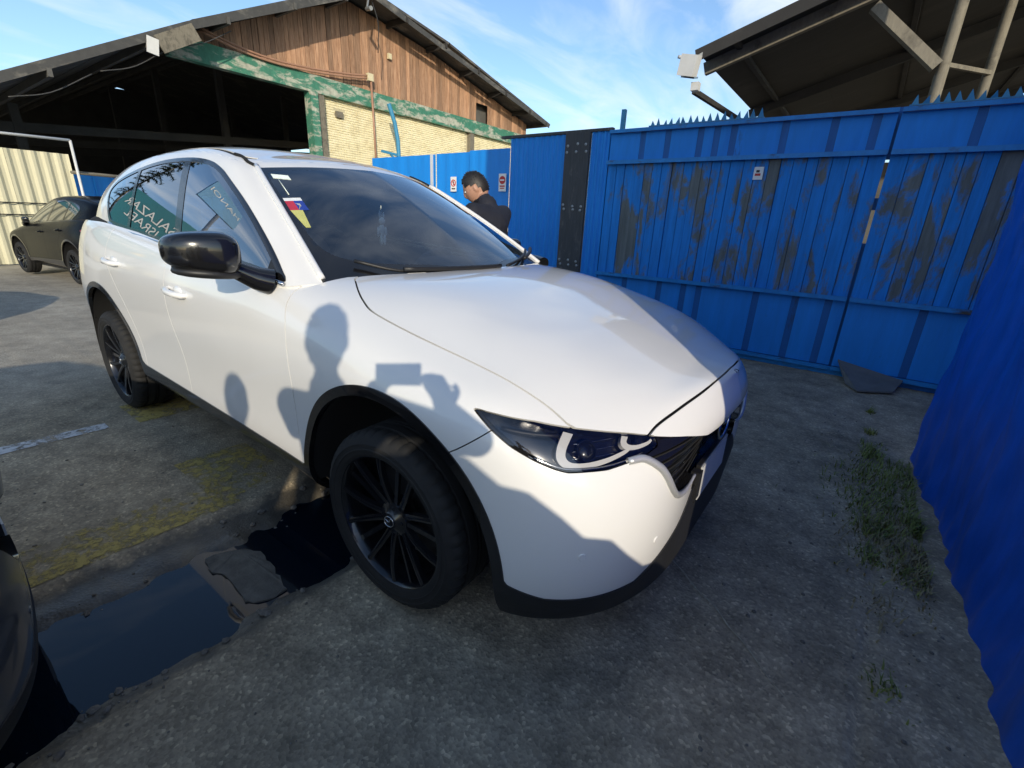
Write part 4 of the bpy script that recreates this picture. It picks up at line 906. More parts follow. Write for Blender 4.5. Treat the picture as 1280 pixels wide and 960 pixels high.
# corrugated fence sheets left of the gate
def corr(name, x0, x1, z1, mat, label, y=GY, pitch=.076, dep=.014, group='blue fence sheets', flatness=1.0, ang=0):
    n = max(4,int((x1-x0)/pitch*4)); prof = []
    for k in range(n+1):
        x = x0+(x1-x0)*k/n; ph = (k%4); prof.append((x, y-(dep if ph in (0,1) else 0)*flatness))
    V = []; F = []; zs = [.03,.7,1.4,z1]
    for x, yy in prof:
        for z in zs: V.append((x,yy+ang*(x-x1),z))
    m = len(zs)
    for k in range(n):
        for i in range(m-1): F.append((k*m+i,(k+1)*m+i,(k+1)*m+i+1,k*m+i+1))
    k = len(V); V += [(a,b+.004,c) for a,b,c in V]; F += [tuple(i+k for i in f[::-1]) for f in F]
    o = mk(name, V, F, mat, None, False); props(o, label, 'fence sheet', group); return o
corr('fence_sheet', -1.81,-1.575, 2.335, 'blue_sheet', 'narrow blue fence sheet between dark bolted post and gate')
corr('fence_sheet', -2.995,-2.165, 2.325, 'blue_sheet', 'wide shaded blue fence sheet just left of dark bolted post')
corr('fence_sheet', -3.705,-3.0, 2.215, 'blue_bright', 'sunlit bright blue fence sheet with red sign, behind the person', GY-.02, .2, .006, ang=.0)
corr('fence_sheet', -4.40,-3.71, 2.205, 'blue_bright', 'blue fence sheet with prohibition sign, left of the person', GY+.02, .2, .006)
corr('fence_sheet', -5.9,-4.42, 2.20, 'blue_bright', 'far blue fence sheet seen above the windscreen', GY+.01, .3, .006)
props(MB().box((-4.47,GY-.02,1.1),(.035,.03,2.2)).build('fence_strip','white_metal'), 'thin pale metal strip between two far fence sheets', 'strip')
pst = empty('bolted_post', (-1.99,GY-.012,0)); props(pst, 'dark grey wooden post with rows of bolts in the blue fence', 'post')
MB().box((0,0,1.165),(.33,.05,2.33)).build('post_board','grey_post',pst)
V, F = lathe([(0,.010),(.009,.008),(.013,.004),(.018,.003),(.018,0)],8)
bo = None
for zz in (2.20,2.13,1.52,1.47,.86,.80,.3):
    for xx in (-.12,0.0,.12):
        if bo is None: bo = mk('bolt',V,F,'galvanised',pst); o = bo
        else: o = inst(bo,pst)
        o.location = (xx+random.uniform(-.015,.015),-.026,zz+random.uniform(-.01,.01)); o.rotation_euler = (0,0,math.pi)
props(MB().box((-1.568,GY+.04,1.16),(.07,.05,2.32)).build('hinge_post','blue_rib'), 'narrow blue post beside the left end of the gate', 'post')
props(MB().box((-2.35,GY,2.345),(1.6,.06,.03)).build('capping_strip','grey_post'), 'dark capping strip along the top of the shaded fence sheets', 'capping')
# two signs on the fence
def sign(loc, w, h, label, kind_):
    s_ = empty('notice_sign', loc); props(s_, label, 'sign'); MB().box((0,0,0),(w,.004,h)).build('sign_plate','sign_white',s_)
    if kind_ == 'ban':
        V, F = lathe([(.036,-.002),(.048,-.002),(.048,.002),(.036,.002)],24,'y',True); o = mk('ban_ring',V,F,'sign_red',s_,False); o.location = (0,-.004,.015); 
        MB().box((0,-.004,.015),(.012,.003,.08),(0,R(-45),0)).build('ban_bar','sign_red',s_); MB().box((.004,-.0035,.015),(.014,.002,.05)).build('ban_figure','sign_black',s_); MB().box((0,-.004,-.062),(.07,.002,.016)).build('sign_text','sign_black',s_)
    else:
        V, F = lathe([(0,-.002),(.05,-.002),(.05,.002)],24); o = mk('red_disc',V,F,'sign_red',s_,False); o.location = (0,-.004,.03); MB().box((0,-.0075,.03),(.07,.002,.018)).build('disc_bar','sign_white',s_)
        MB().box((0,-.004,-.045),(.085,.002,.016)).build('sign_text','sign_red',s_); MB().box((0,-.004,-.072),(.07,.002,.012)).build('sign_text','sign_red',s_)
sign((-4.03,GY-.012,1.785), .115, .20, 'white prohibition sign with red ring on blue fence', 'ban')
sign((-3.09,GY-.052,1.795), .125, .22, 'white sign with red disc beside the fence corner', 'disc')
# thin blue pole behind the gate
props(MB().box((-2.05,5.0,1.4),(.055,.055,2.85)).build('blue_pole','cyan_metal'), 'short pale blue pole rising behind the fence', 'pole')

# ---------------------------------------------------------------- blue sheet wall at the right, near the camera
def near_wall():
    ys = np.concatenate([np.linspace(-1.0,1.8,141)]); V = []; F = []; zs = np.concatenate([np.linspace(0,2.6,66),np.linspace(2.7,4.0,8)]); m = len(zs)
    for y in ys:
        for z in zs:
            zb = -.05+.02*abs(math.sin(y*5.1))+ (0.0 if y<1.55 else (y-1.55)*.32)
            zz = zb+(4.0-zb)*z/4.0 + (1.2*(z-2.6)/1.4 if z>2.6 else 0)  # unseen top stretched higher so its shadow covers the fence
            fold = .030*math.sin(y*7.5+.5*math.sin(z*2))+.016*math.sin(y*17+1.3*z)+.020*math.sin(z*3.3+y*2.2)+.010*math.sin(z*9-y*6)
            fold *= (.25+.45*math.exp(-((z-.9)/.9)**2))
            x = 1.745-.055*(y+1.0)/2.8*2+fold*.9-.012*math.exp(-z/.12)*(.5+.5*math.sin(y*9))+.006*math.sin(y*41)+.004*math.sin(z*23+y*31)
            if y > 1.5: x -= (y-1.5)*.12
            V.append((x,y,zz))
    for i in range(len(ys)-1):
        for k in range(m-1): F.append((i*m+k,i*m+k+1,(i+1)*m+k+1,(i+1)*m+k))
    k = len(V); V2 = [(a+.012,b,c) for a,b,c in V]
    rim = [i*m for i in range(len(ys))]+[(len(ys)-1)*m+j for j in range(1,m)]+[i*m+m-1 for i in range(len(ys)-2,-1,-1)]+[j for j in range(m-2,0,-1)]
    F2 = [tuple(i+k for i in f[::-1]) for f in F]+[(rim[(i+1)%len(rim)],rim[i],rim[i]+k,rim[(i+1)%len(rim)]+k) for i in range(len(rim))]
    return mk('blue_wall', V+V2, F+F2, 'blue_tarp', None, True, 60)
props(near_wall(), 'tall crumpled deep blue sheet wall at the right edge, weeds at its foot', 'wall')

nb = MB().box((2.42,2.2,2.2),(.12,2.9,4.4)); props(nb.build('added_shade_wall','blue_tarp'), 'unseen tall blue wall added at the right to shade the gate', 'wall')  # out of view, put here so the gate's right part lies in shade
ys_ = np.linspace(-1.02,-2.62,17); V = []; F = []
for i,y in enumerate(ys_):
    zt = .45+min(1.25,-1.02-y)*.73+.02*math.sin(i*2.1); xw = 1.80+.012*(i%2)
    V += [(xw,y,0),(xw-.02,y,zt),(xw+.03,y,0),(xw+.01,y,zt)]
for i in range(16): k = 4*i; F += [(k,k+4,k+5,k+1),(k+2,k+3,k+7,k+6),(k+1,k+5,k+7,k+3),(k,k+2,k+6,k+4)]
F += [(0,1,3,2),(64,66,67,65)]
props(mk('added_shade_sheet', V, F, 'blue_tarp', None, False), 'unseen blue sheet with a slanted top, added to shade the bumper', 'sheet')  # added shadow caster, its slant shaped for the shadow line on the bumper
# ---------------------------------------------------------------- shed roof beyond the gate, upper right
sh = empty('shed', (0,0,0)); props(sh, 'open dark shed roof on posts behind the blue gate', 'shed')
def slope_z(x): return 3.36+.295*(x+1.15)
x0, x1 = -1.15, 9.0; y0, y1 = 5.0, 15.0
k = 0
for xa in np.arange(x0,x1,1.05):
    xb = min(xa+1.075,x1); mb = MB(); nz = 12; V = []; F = []
    V = [(xa,y0,slope_z(xa)+.004*(k%2)),(xb,y0,slope_z(xb)+.004*(k%2)),(xb,y1,slope_z(xb)+.004*(k%2)),(xa,y1,slope_z(xa)+.004*(k%2))]; n = 4
    V2 = [(a,b,c+.03) for a,b,c in V]; mk('roof_sheet', V+V2, [(3,2,1,0),(4,5,6,7)]+[(i,(i+1)%4,4+(i+1)%4,4+i) for i in range(4)], 'dark_roof', sh, False); k += 1
for yy in (5.35,8.2,11.2,14.2):
    MB().bar((x0,yy,slope_z(x0)-.09),(x1,yy,slope_z(x1)-.09),.07,.14).build('rafter','old_beam' if yy<6 else 'dark_roof',sh)
for xx in (-.75,.9,2.6,4.4,6.4): MB().bar((xx,y0,slope_z(xx)-.03),(xx,y1,slope_z(xx)-.03),.06,.05).build('purlin','dark_roof',sh)
for (xx,yy,r_) in ((1.28,5.5,.055),(1.72,6.3,.05),(4.4,5.4,.06),(8.6,5.4,.06),(4.4,14.2,.06),(-.9,14.2,.06)):
    MB().tube([(xx,yy,0),(xx,yy,slope_z(xx)-.05)],r_,12).build('post','old_beam',sh,True,50)
MB().bar((.55,5.30,3.62),(1.22,5.42,3.02),.10,.10).build('brace','old_beam',sh); MB().bar((1.28,5.5,3.05),(1.75,6.3,3.10),.04,.04).build('tie','old_beam',sh); MB().bar((1.28,5.5,2.62),(1.75,6.3,2.72),.05,.05).build('tie','old_beam',sh)
MB().bar((1.34,5.5,2.4),(3.0,5.6,2.55),.05,.05).build('tie','old_beam',sh); MB().bar((x0-.02,y0-.01,slope_z(x0)-.03),(x1,y0-.01,slope_z(x1)-.03),.02,.13).build('fascia','dark_roof',sh)
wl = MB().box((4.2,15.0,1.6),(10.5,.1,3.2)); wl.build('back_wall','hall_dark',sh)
for a,b in ((-1.15,8.9),): MB().bar((-1.2,5.2,3.0),(-.55,8.6,2.75),.05,.06).build('eave_beam','dark_roof',sh)
fl = empty('floodlight', (-1.19,4.86,3.20)); props(fl, 'white box floodlight fixed to the shed roof corner', 'floodlight')
MB().box((0,0,0),(.20,.16,.22),(R(10),R(12),0)).build('lamp_box','white_metal',fl); MB().box((.03,-.02,-.13),(.17,.13,.02),(R(14),R(12),0)).build('lamp_glass','dark_glass',fl); MB().box((.09,.08,-.22),(.09,.10,.09)).build('driver_box','white_metal',fl); MB().tube([(-.1,.02,.10),(-.16,.02,.12)],.02,8).build('sensor','white_metal',fl,True); MB().bar((.02,.05,.06),(.10,.16,.15),.05,.05).build('bracket','galvanised',fl)

# ---------------------------------------------------------------- gabled hall on the left
GX = -17.0; hall = empty('gabled_hall', (GX,12,0)); hall.location = (0,0,0); props(hall, 'large gabled hall of cream brick, green beam and brown boards, open at left', 'building')
RP = [(-.6,3.05),(1.1,3.88),(3.2,4.95),(5.4,6.22),(9.28,8.07),(11.6,9.05),(15.8,8.52),(19.2,7.82),(24.3,6.76)]
rz = lambda y: float(np.interp(y,[p[0] for p in RP],[p[1] for p in RP]))
XF, XB = -15.75, -44.0
# roof: separate sheets down each slope
def roof_sheet(ya, yb, dz):
    nx = 2; V = [(XF,ya,rz(ya)+dz),(XF,yb,rz(yb)+dz),(XB,yb,rz(yb)+dz),(XB,ya,rz(ya)+dz)]; V2 = [(a,b,c+.09) for a,b,c in V]
    mk('roof_sheet', V+V2, [(0,1,2,3),(7,6,5,4)]+[((i+1)%4,i,4+i,4+(i+1)%4) for i in range(4)], 'roof_sheet', hall, False)
for i in range(len(RP)-1): roof_sheet(RP[i][0], RP[i+1][0]+.06, .006*(i%2))
# eave timbers under the verge
for i,yy in enumerate((13.4,15.6,17.8,20.0,22.2,23.9)):
    MB().bar((XF+.05,yy,rz(yy)-.12),(GX-2,yy,rz(yy)-.12),.09,.20).build('purlin','dark_roof',hall)
for yy in (2.0,4.2,6.4,8.6,10.6): MB().bar((XF+.05,yy,rz(yy)-.12),(XB,yy,rz(yy)-.12),.09,.18).build('purlin','hall_dark',hall)
for a,b in ((11.6,24.3),(5.3,11.6),(-.6,5.3)):
    MB().bar((XF-.02,a,rz(a)-.02),(XF-.02,b,rz(b)-.02),.05,.20).build('verge_board','roof_sheet',hall)
MB().bar((XF+.03,4.45,rz(4.45)-.22),(XF+.03,5.45,rz(5.45)-.22),.05,.42).build('verge_plate','old_beam',hall); MB().bar((XF+.05,4.15,rz(4.15)-.10),(XF+.05,4.42,rz(4.42)-.30),.03,.40).build('pale_plate','white_metal',hall)
# boards
yy = 5.35; rg = random.Random(3); hole = (19.0,19.95)
while yy < 23.6:
    w = rg.uniform(.15,.21); ya, yb = yy, yy+w-.012
    za = 6.0+.02*math.sin(yy); zt = min(rz(ya),rz(yb))-.10; zt2 = rz(yb)-.10; zt1 = rz(ya)-.10
    lo = 6.0
    if hole[0] < (ya+yb)/2 < hole[1]: lo = 7.05
    dx_ = rg.uniform(-.012,.012)
    if min(zt1,zt2) > lo+.08:
        xx = GX+.04+dx_; V = [(xx,ya,lo),(xx,yb,lo),(xx,yb,zt2),(xx,ya,zt1)]; V2 = [(a-.025,b,c) for a,b,c in V]
        mk('board', V+V2, [(0,1,2,3),(7,6,5,4)]+[((i+1)%4,i,4+i,4+(i+1)%4) for i in range(4)], 'timber', hall, False)
    yy += w
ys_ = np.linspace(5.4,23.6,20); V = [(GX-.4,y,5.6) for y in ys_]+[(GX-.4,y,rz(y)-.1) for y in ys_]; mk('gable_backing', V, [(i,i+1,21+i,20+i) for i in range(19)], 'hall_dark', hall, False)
# green beam, posts, brick wall
def greenbeam(ya, yb, z0, z1): MB().box((GX+.10,(ya+yb)/2,(z0+z1)/2),(.30,yb-ya,z1-z0)).build('green_beam','green_paint',hall)
greenbeam(5.05,14.0,5.52,6.10); greenbeam(14.004,23.2,5.55,6.14)
MB().bar((GX+.12,9.62,5.52),(GX+.12,9.62,0),.42,.30).build('green_post','green_paint',hall); MB().box((GX+.08,9.97,2.76),(.26,.26,5.52)).build('corner_pier','old_beam',hall)
MB().box((GX+.08,18.6,2.77),(.26,.32,5.54)).build('corner_pier','old_beam',hall)
MB().box((GX-.06,16.4,2.76),(.12,13.0,5.52)).build('brick_backing','mortar',hall)
V = []; F = []; row = 0; z = 1.9; rg = np.random.default_rng(5)
while z < 5.5:
    y = 10.1+(.13 if row%2 else 0)
    while y < 22.9:
        L = .245; ob = rg.random()
        d = .012+.016*rg.random(); y1_ = min(y+L,22.9)
        if abs(y-10.75)<.18 and 4.85<z<5.15: y += .26; continue
        if abs((y+y1_)/2-18.6)>.28:
            k = len(V); q = rg.uniform(-.006,.006,4)
            for (xx,e_) in ((GX,0),(GX+d,.010)):
                V += [(xx,y+e_,z+e_+q[0]),(xx,y1_-e_,z+e_+q[1]),(xx,y1_-e_,z+.072-e_+q[2]),(xx,y+e_,z+.072-e_+q[3])]
            F += [(k+4,k+5,k+6,k+7),(k,k+1,k+5,k+4),(k+1,k+2,k+6,k+5),(k+2,k+3,k+7,k+6),(k+3,k,k+4,k+7)]
        y += .258
    z += .085; row += 1
o = mk('brickwork', V, F, 'brick', hall, False); props(o, kind='stuff')
MB().box((GX+.02,10.8,5.0),(.2,.30,.22)).build('wall_bracket','old_beam',hall)
# conduit, boxes, camera
cd = empty('conduit', (0,0,0)); props(cd, 'copper coloured conduit sagging along the green beam to a junction box', 'pipe')
for dz in (0,.09):
    MB().tube(crv([(GX+.34,5.95,6.36+dz),(GX+.34,7.0,6.16+dz),(GX+.34,8.2,6.08+dz),(GX+.34,9.6,6.16+dz),(GX+.34,11.0,6.33+dz),(GX+.34,12.05,6.50+dz)],5),.035,8).build('pipe','copper_pipe',cd,True)
MB().box((GX+.36,12.15,6.55),(.14,.26,.26)).build('junction_box','cream_plastic',cd); MB().tube([(GX+.36,12.2,6.42),(GX+.36,12.24,4.8),(GX+.36,12.26,3.0)],.045,8).build('drop_pipe','copper_pipe',cd,True)
props(MB().box((GX+.12,13.4,7.62),(.10,.17,.20)).build('alarm_box','cream_plastic'), 'small cream box on the brown boards', 'box')
cm = empty('camera_bracket', (XF+.2,11.55,8.5)); props(cm, 'small security camera hanging from the hall roof peak', 'camera'); MB().tube([(-.3,0,0),(.10,-.12,-.08)],.07,10).build('camera_body','galvanised',cm,True,50); MB().bar((-.3,0,0),(-.3,.1,.4),.05,.05).build('bracket_arm','galvanised',cm); MB().tube(crv([(-.1,.1,.2),(.0,.25,-.4),(-.1,.3,-1.0),(-.2,.35,-1.3)],5),.018,6).build('cable','cable_black',cm,True)
bp = empty('blue_arm_post', (GX+1.2,12.35,0)); props(bp, 'blue angled metal post standing before the cream brick wall', 'post')
MB().tube([(0,.55,0),(0,.42,4.3),(0,.28,4.95),(-.05,.05,5.6)],.085,8).build('post_tube','cyan_metal',bp,True,50); MB().bar((0,.42,3.75),(0,-.45,3.80),.09,.09).build('arm','cyan_metal',bp); MB().bar((0,.42,3.5),(0,.0,3.72),.06,.06).build('strut','cyan_metal',bp)
# hall interior
def gwall(ya, yb, z0, z1=None, n=6):
    ys = np.linspace(ya,yb,n); V = [(XB,y,z0) for y in ys]+[(XB,y,(rz(y)+.04 if z1 is None else min(z1,rz(y)-.05))) for y in ys]; F = [(i,i+1,n+i+1,n+i) for i in range(n-1)]
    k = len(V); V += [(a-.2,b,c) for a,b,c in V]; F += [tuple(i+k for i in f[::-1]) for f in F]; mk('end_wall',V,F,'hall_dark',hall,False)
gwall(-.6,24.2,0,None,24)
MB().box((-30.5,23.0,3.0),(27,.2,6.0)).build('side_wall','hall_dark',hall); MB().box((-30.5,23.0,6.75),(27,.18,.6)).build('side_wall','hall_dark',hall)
for xx in (-24,-31,-38):
    for yy in (2.6,9.6,16.5): MB().bar((xx,yy,0),(xx,yy,rz(yy)-.2),.25,.25).build('hall_post','hall_dark',hall)
    MB().bar((xx,1.2,3.6),(xx,22.8,5.4),.2,.3).build('tie_beam','hall_dark',hall)
for yy in (1.2,3.1,4.9): MB().tube(crv([(XF-.3,yy,rz(yy)-.35),(XF-.3,yy+.8,rz(yy+.8)-.5),(XF-.3,yy+1.7,rz(yy+1.7)-.36)],5),.014,6).build('hanging_cable','grey_post',hall,True)
# blue skip inside
cb = empty('blue_container', (-21.0,4.6,0)); props(cb, 'blue steel container in the shade of the hall', 'container')
MB().box((0,0,1.7),(2.2,5.6,.9)).build('upper_side','blue_bright',cb); MB().box((-.01,0,.62),(2.18,5.58,1.24)).build('lower_side','blue_rib',cb)
for k in range(12): MB().box((1.12,-2.7+.49*k,1.7),(.05,.06,.9)).build('stiffener','blue_sheet',cb)
# cream corrugated fence and white tube frame
def cream(y0_, y1_, label):
    n = 20; V = []; F = []; zs = (.02,1.2,2.26)
    for k in range(n+1):
        y = y0_+(y1_-y0_)*k/n; x = -13.2+(.035 if k%4 in (0,1) else 0)
        for z in zs: V.append((x,y,z))
    for k in range(n):
        for i in range(2): F.append((k*3+i,(k+1)*3+i,(k+1)*3+i+1,k*3+i+1))
    k = len(V); V += [(a-.006,b,c) for a,b,c in V]; F += [tuple(i+k for i in f[::-1]) for f in F]
    props(mk('cream_fence_sheet',V,F,'cream_sheet',None,False), label, 'fence sheet', 'cream fence sheets')
cream(.42,1.40,'cream ribbed fence sheet just behind the black car'); cream(-.56,.415,'cream ribbed fence sheet at the left picture edge'); cream(-1.54,-.565,'cream ribbed fence sheet, farther left')
fr_ = empty('tube_frame', (-13.0,1.45,0)); props(fr_, 'white tube frame standing in front of the cream fence', 'frame')
MB().tube([(0,0,0),(0,0,2.53)],.026,8).build('upright','white_metal',fr_,True); MB().tube([(0,0,2.53),(0,-3.4,2.47)],.026,8).build('top_tube','white_metal',fr_,True); MB().tube([(0,-.1,1.9),(-2,2.5,1.95)],.035,8).build('rail','old_beam',fr_,True)
for zz in (1.25,1.02): props(MB().tube([(-13.12,-3,zz-.05),(-13.12,1.38,zz)],.012,6).build('fence_wire','cable_black',None,True), 'wire across the cream fence, %s' % ('upper' if zz>1.2 else 'lower'), 'wire')

# ---------------------------------------------------------------- signs across the yard, seen mirrored in the side windows
flat('building_wall', (.30,.32,.34), .85, var=.1, scale=1)
bd = empty('sign_building', (-22.4,-5.2,0)); props(bd, 'low grey building with a teal fascia sign, outside the picture at left', 'building')
MB().box((-1.5,0,2.0),(3,6.0,4.0)).build('wall','building_wall',bd); MB().box((.08,.1,4.9),(.5,3.4,2.4)).build('fascia','teal_sign',bd)
for k in range(3): MB().box((.02,-1.8+1.8*k,1.5),(.08,1.2,1.4)).build('window','dark_glass',bd)
for tx, zz, sz in (('SALAZAR',5.35,.62),('ISRAEL',4.80,.56)):
    o = text_mesh('lettering', tx, sz, 'sign_white', bd, .01); o.location = (.345,.15,zz); o.rotation_euler = (R(90),0,R(90))
tri = MB().add([(.34,-1.0,4.15),(.34,-.55,4.15),(.34,-.78,4.62),(.36,-1.0,4.15),(.36,-.55,4.15),(.36,-.78,4.62)],[(0,2,1),(3,4,5),(0,1,4,3),(1,2,5,4),(2,0,3,5)]); tri.build('triangle_mark','sign_yellow',bd)
tp = empty('totem_sign', (-22.0,-7.0,0)); props(tp, 'pale blue pole sign outside the picture at left', 'sign'); MB().tube([(0,0,0),(0,0,8)],.12,12).build('pole','galvanised',tp,True); MB().box((0,.2,9.2),(.25,2.6,2.6)).build('board','paleblue_sign',tp); o = text_mesh('lettering','HANOI',.75,'sign_white',tp,.01); o.location = (.14,.2,9.3); o.rotation_euler = (R(90),0,R(90))
def conifer(loc, h, label):
    e = empty('conifer_tree', loc); props(e, label, 'tree'); MB().tube([(0,0,0),(.05,0,h*.5),(0,.05,h)],[.22,.13,.03],10).build('trunk','old_beam',e,True)
    rg = np.random.default_rng(21); V = []; F = []
    for k in range(95):
        z = h*(.22+.78*(k/95)**.9); L = (1-z/h)*2.6+.35; a = rg.random()*6.28; d = Vector((math.cos(a),math.sin(a),0)); side = Vector((-d.y,d.x,0))
        for j in range(26):
            t_ = (j+.5)/26; p = d*L*t_+Vector((0,0,z-.25*L*t_*t_)); 
            for s_ in (-1,1):
                w = .30*(1-t_*.6)*(0.6+.8*rg.random()); q = p+side*s_*w+d*w*.6+Vector((0,0,rg.normal(-.08,.08))); n = Vector((0,0,.035)); k0 = len(V); V += [p-d*.03,p+d*.05,q,q+n]; F += [(k0,k0+1,k0+2),(k0,k0+1,k0+3)]
    mk('crown', V, F, 'leaf', e, False)
conifer((-25.5,-3.6,0), 13, 'dark conifer outside the picture at left')
# ---------------------------------------------------------------- people
flat('skin', (.42,.23,.155), .55, var=.08, scale=20); flat('hair', (.012,.010,.009), .55, var=.3, scale=40); flat('jacket_navy', (.010,.012,.022), .8, var=.25, scale=14, bump=.2); flat('trousers_dark', (.018,.018,.02), .85, var=.2, scale=14); flat('shoe', (.012,.011,.010), .5); flat('jacket_grey', (.06,.06,.065), .85, var=.2, scale=14); flat('eye_white', (.6,.58,.55), .3)
def head_mesh():
    V, F = superell(.098,.076,.122,.92,.92,32,24); out = []
    for x,y,z in V:
        f_ = max(0,x)/.098; low = max(0,-z)/.122
        y *= 1-.26*low*low; x *= 1-.10*low
        if x>0 and z<-.02: x += .012*low                      # jaw
        if x>.06 and abs(y)<.03: 
            g_ = math.exp(-(y/.012)**2)
            x += .026*g_*math.exp(-((z+.012)/.020)**2) + .012*g_*math.exp(-((z-.018)/.022)**2)   # nose
            x += .007*math.exp(-(y/.02)**2)*math.exp(-((z+.058)/.010)**2)                         # lips
        if x>.05: x -= .010*math.exp(-((abs(y)-.032)/.014)**2)*math.exp(-((z-.018)/.013)**2)      # eye sockets
        if x<0: x *= 1.06
        out.append((x,y,z))
    return out, F
def person(name, loc, rz, J, tilt, turn, jacket, label, hand_poses, short=1.0):
    """J: joints in the local frame (x ahead, y left, z up). One continuous remeshed body; hair and eyes are children."""
    P = {}; E_ = []; rad = {}
    def add(k, p, r, par=None):
        P[k] = Vector(p); rad[k] = r
        if par: E_.append((par,k))
    add('pelvis', J['pelvis'], (.155,.115)); add('belly', J['belly'], (.150,.112), 'pelvis'); add('chest', J['chest'], (.170,.120), 'belly'); add('neck0', J['neck0'], (.085,.075), 'chest'); add('neck', J['neck'], (.056,.056), 'neck0'); 
    for s_, sg in (('l',1),('r',-1)):
        add('sh'+s_, J['sh'+s_], (.078,.074), 'chest'); add('el'+s_, J['el'+s_], (.050,.050), 'sh'+s_); add('wr'+s_, J['wr'+s_], (.034,.030), 'el'+s_)
        w = P['wr'+s_]; d = (w-P['el'+s_]).normalized(); hd = hand_poses.get(s_, d); hd = Vector(hd).normalized(); side = hd.cross(Vector((0,0,1)))
        if side.length < .2: side = Vector((0,1,0))
        side.normalize(); up = side.cross(hd)*(1)
        add('pm'+s_, w+hd*.05, (.036,.018), 'wr'+s_)
        for fi,(off,ln) in enumerate(((-.030,.066),(-.010,.078),(.010,.074),(.029,.060))):
            b = w+hd*.088+side*off; add('f%d'%fi+s_, b, (.0095,.0095), 'pm'+s_); m = b+hd*ln*.5-up*.006; add('g%d'%fi+s_, m, (.0088,.0088), 'f%d'%fi+s_); add('h%d'%fi+s_, m+hd*ln*.38-up*ln*.3, (.0078,.0078), 'g%d'%fi+s_)
        tb = w+hd*.03+side*(-.036*sg); add('t0'+s_, tb, (.012,.012), 'pm'+s_); add('t1'+s_, tb+hd*.035+side*(-.020*sg)-up*.006, (.0105,.0105), 't0'+s_); add('t2'+s_, tb+hd*.062+side*(-.022*sg)-up*.012, (.009,.009), 't1'+s_)
        add('hip'+s_, J['hip'+s_], (.098,.095), 'pelvis'); add('kn'+s_, J['kn'+s_], (.066,.066), 'hip'+s_); add('an'+s_, J['an'+s_], (.048,.048), 'kn'+s_); an = P['an'+s_]; add('to'+s_, an+Vector((.15,.01*sg,-.045)), (.046,.034), 'an'+s_); add('he'+s_, an+Vector((-.055,0,-.045)), (.040,.034), 'an'+s_)
    # limbs and trunk as chains of overlapping balls; the voxel remesh below fuses them into one skin
    BV, BF = [], []; unit = {}; trunk = ('pelvis','belly','chest')
    for fl_, (us_, vs_) in {True:(10,6), False:(16,10)}.items():
        b2 = bmesh.new(); bmesh.ops.create_uvsphere(b2, u_segments=us_, v_segments=vs_, radius=1); b2.verts.index_update(); unit[fl_] = ([v.co[:] for v in b2.verts],[tuple(v.index for v in f.verts) for f in b2.faces]); b2.free()
    for a_, b_ in E_:
        d = (P[b_]-P[a_]).length; n = max(2,int(d/(.45*min(rad[a_]+rad[b_])))+1); fine = min(rad[a_]+rad[b_])<.02
        for i in range(n+1):
            t_ = i/n; p = P[a_].lerp(P[b_],t_); r0 = [rad[a_][j]*(1-t_)+rad[b_][j]*t_ for j in (0,1)]
            flat_ = (a_ in trunk and b_ in trunk); sc_ = (r0[1],r0[0],(r0[0]+r0[1])/2) if flat_ else (sum(r0)/2,)*3
            q_ = unit[fine]; k_ = len(BV); BV += [(p.x+x*sc_[0],p.y+y*sc_[1],p.z+z*sc_[2]) for x,y,z in q_[0]]; BF += [tuple(i_+k_ for i_ in f) for f in q_[1]]
    body = bpy.data.meshes.new(name); body.from_pydata(BV,[],BF); bm_ = bmesh.new(); bm_.from_mesh(body)
    hc = P['neck']+Matrix.Rotation(tilt,3,'Y') @ Vector((.035,0,.125)); HM = Matrix.Translation(hc) @ (Matrix.Rotation(turn,4,'Z') @ Matrix.Rotation(tilt,4,'Y'))
    V, F = head_mesh(); vs = [bm_.verts.new(HM @ Vector(v)) for v in V]
    for f in F:
        try: bm_.faces.new([vs[i] for i in f])
        except ValueError: pass
    for sg in (-1,1):
        V2, F2 = superell(.018,.008,.030,.9,.9,12,8); M2 = HM @ Matrix.Translation((-.008,sg*.078,-.004)) @ Matrix.Rotation(sg*.35,4,'Z'); vs = [bm_.verts.new(M2 @ Vector(v)) for v in V2]
        for f in F2:
            try: bm_.faces.new([vs[i] for i in f])
            except ValueError: pass
    # collar of the jacket
    cp_ = P['neck0'].lerp(P['neck'],.55); V2, F2 = lathe([(.062,-.03),(.075,-.045),(.082,-.01),(.070,.035),(.060,.03)],24,'z',True)
    Mc = Matrix.Translation(cp_) @ (P['neck']-P['neck0']).to_track_quat('Z','X').to_matrix().to_4x4(); vs = [bm_.verts.new(Mc @ Vector(v)) for v in V2]
    for f in F2: bm_.faces.new([vs[i] for i in f])
    bmesh.ops.remove_doubles(bm_, verts=bm_.verts[:], dist=1e-5); bmesh.ops.recalc_face_normals(bm_, faces=bm_.faces[:])
    body.clear_geometry(); bm_.to_mesh(body); bm_.free(); body.name = name; ob = bpy.data.objects.new(name, body); COL.objects.link(ob)
    rm_ = ob.modifiers.new('r','REMESH'); rm_.mode = 'VOXEL'; rm_.voxel_size = .0075; rm_.use_smooth_shade = True
    sm_ = ob.modifiers.new('m','SMOOTH'); sm_.factor = .5; sm_.iterations = 5
    dg = bpy.context.evaluated_depsgraph_get(); fin = bpy.data.meshes.new_from_object(ob.evaluated_get(dg)); bpy.data.objects.remove(ob)
    fin.name = name; fin.materials.clear()
    for m in (jacket,'skin','trousers_dark','shoe'): fin.materials.append(MAT[m])
    co = np.zeros(len(fin.polygons)*3); fin.polygons.foreach_get('center', co); co = co.reshape(-1,3); mi = np.zeros(len(co),np.int32)
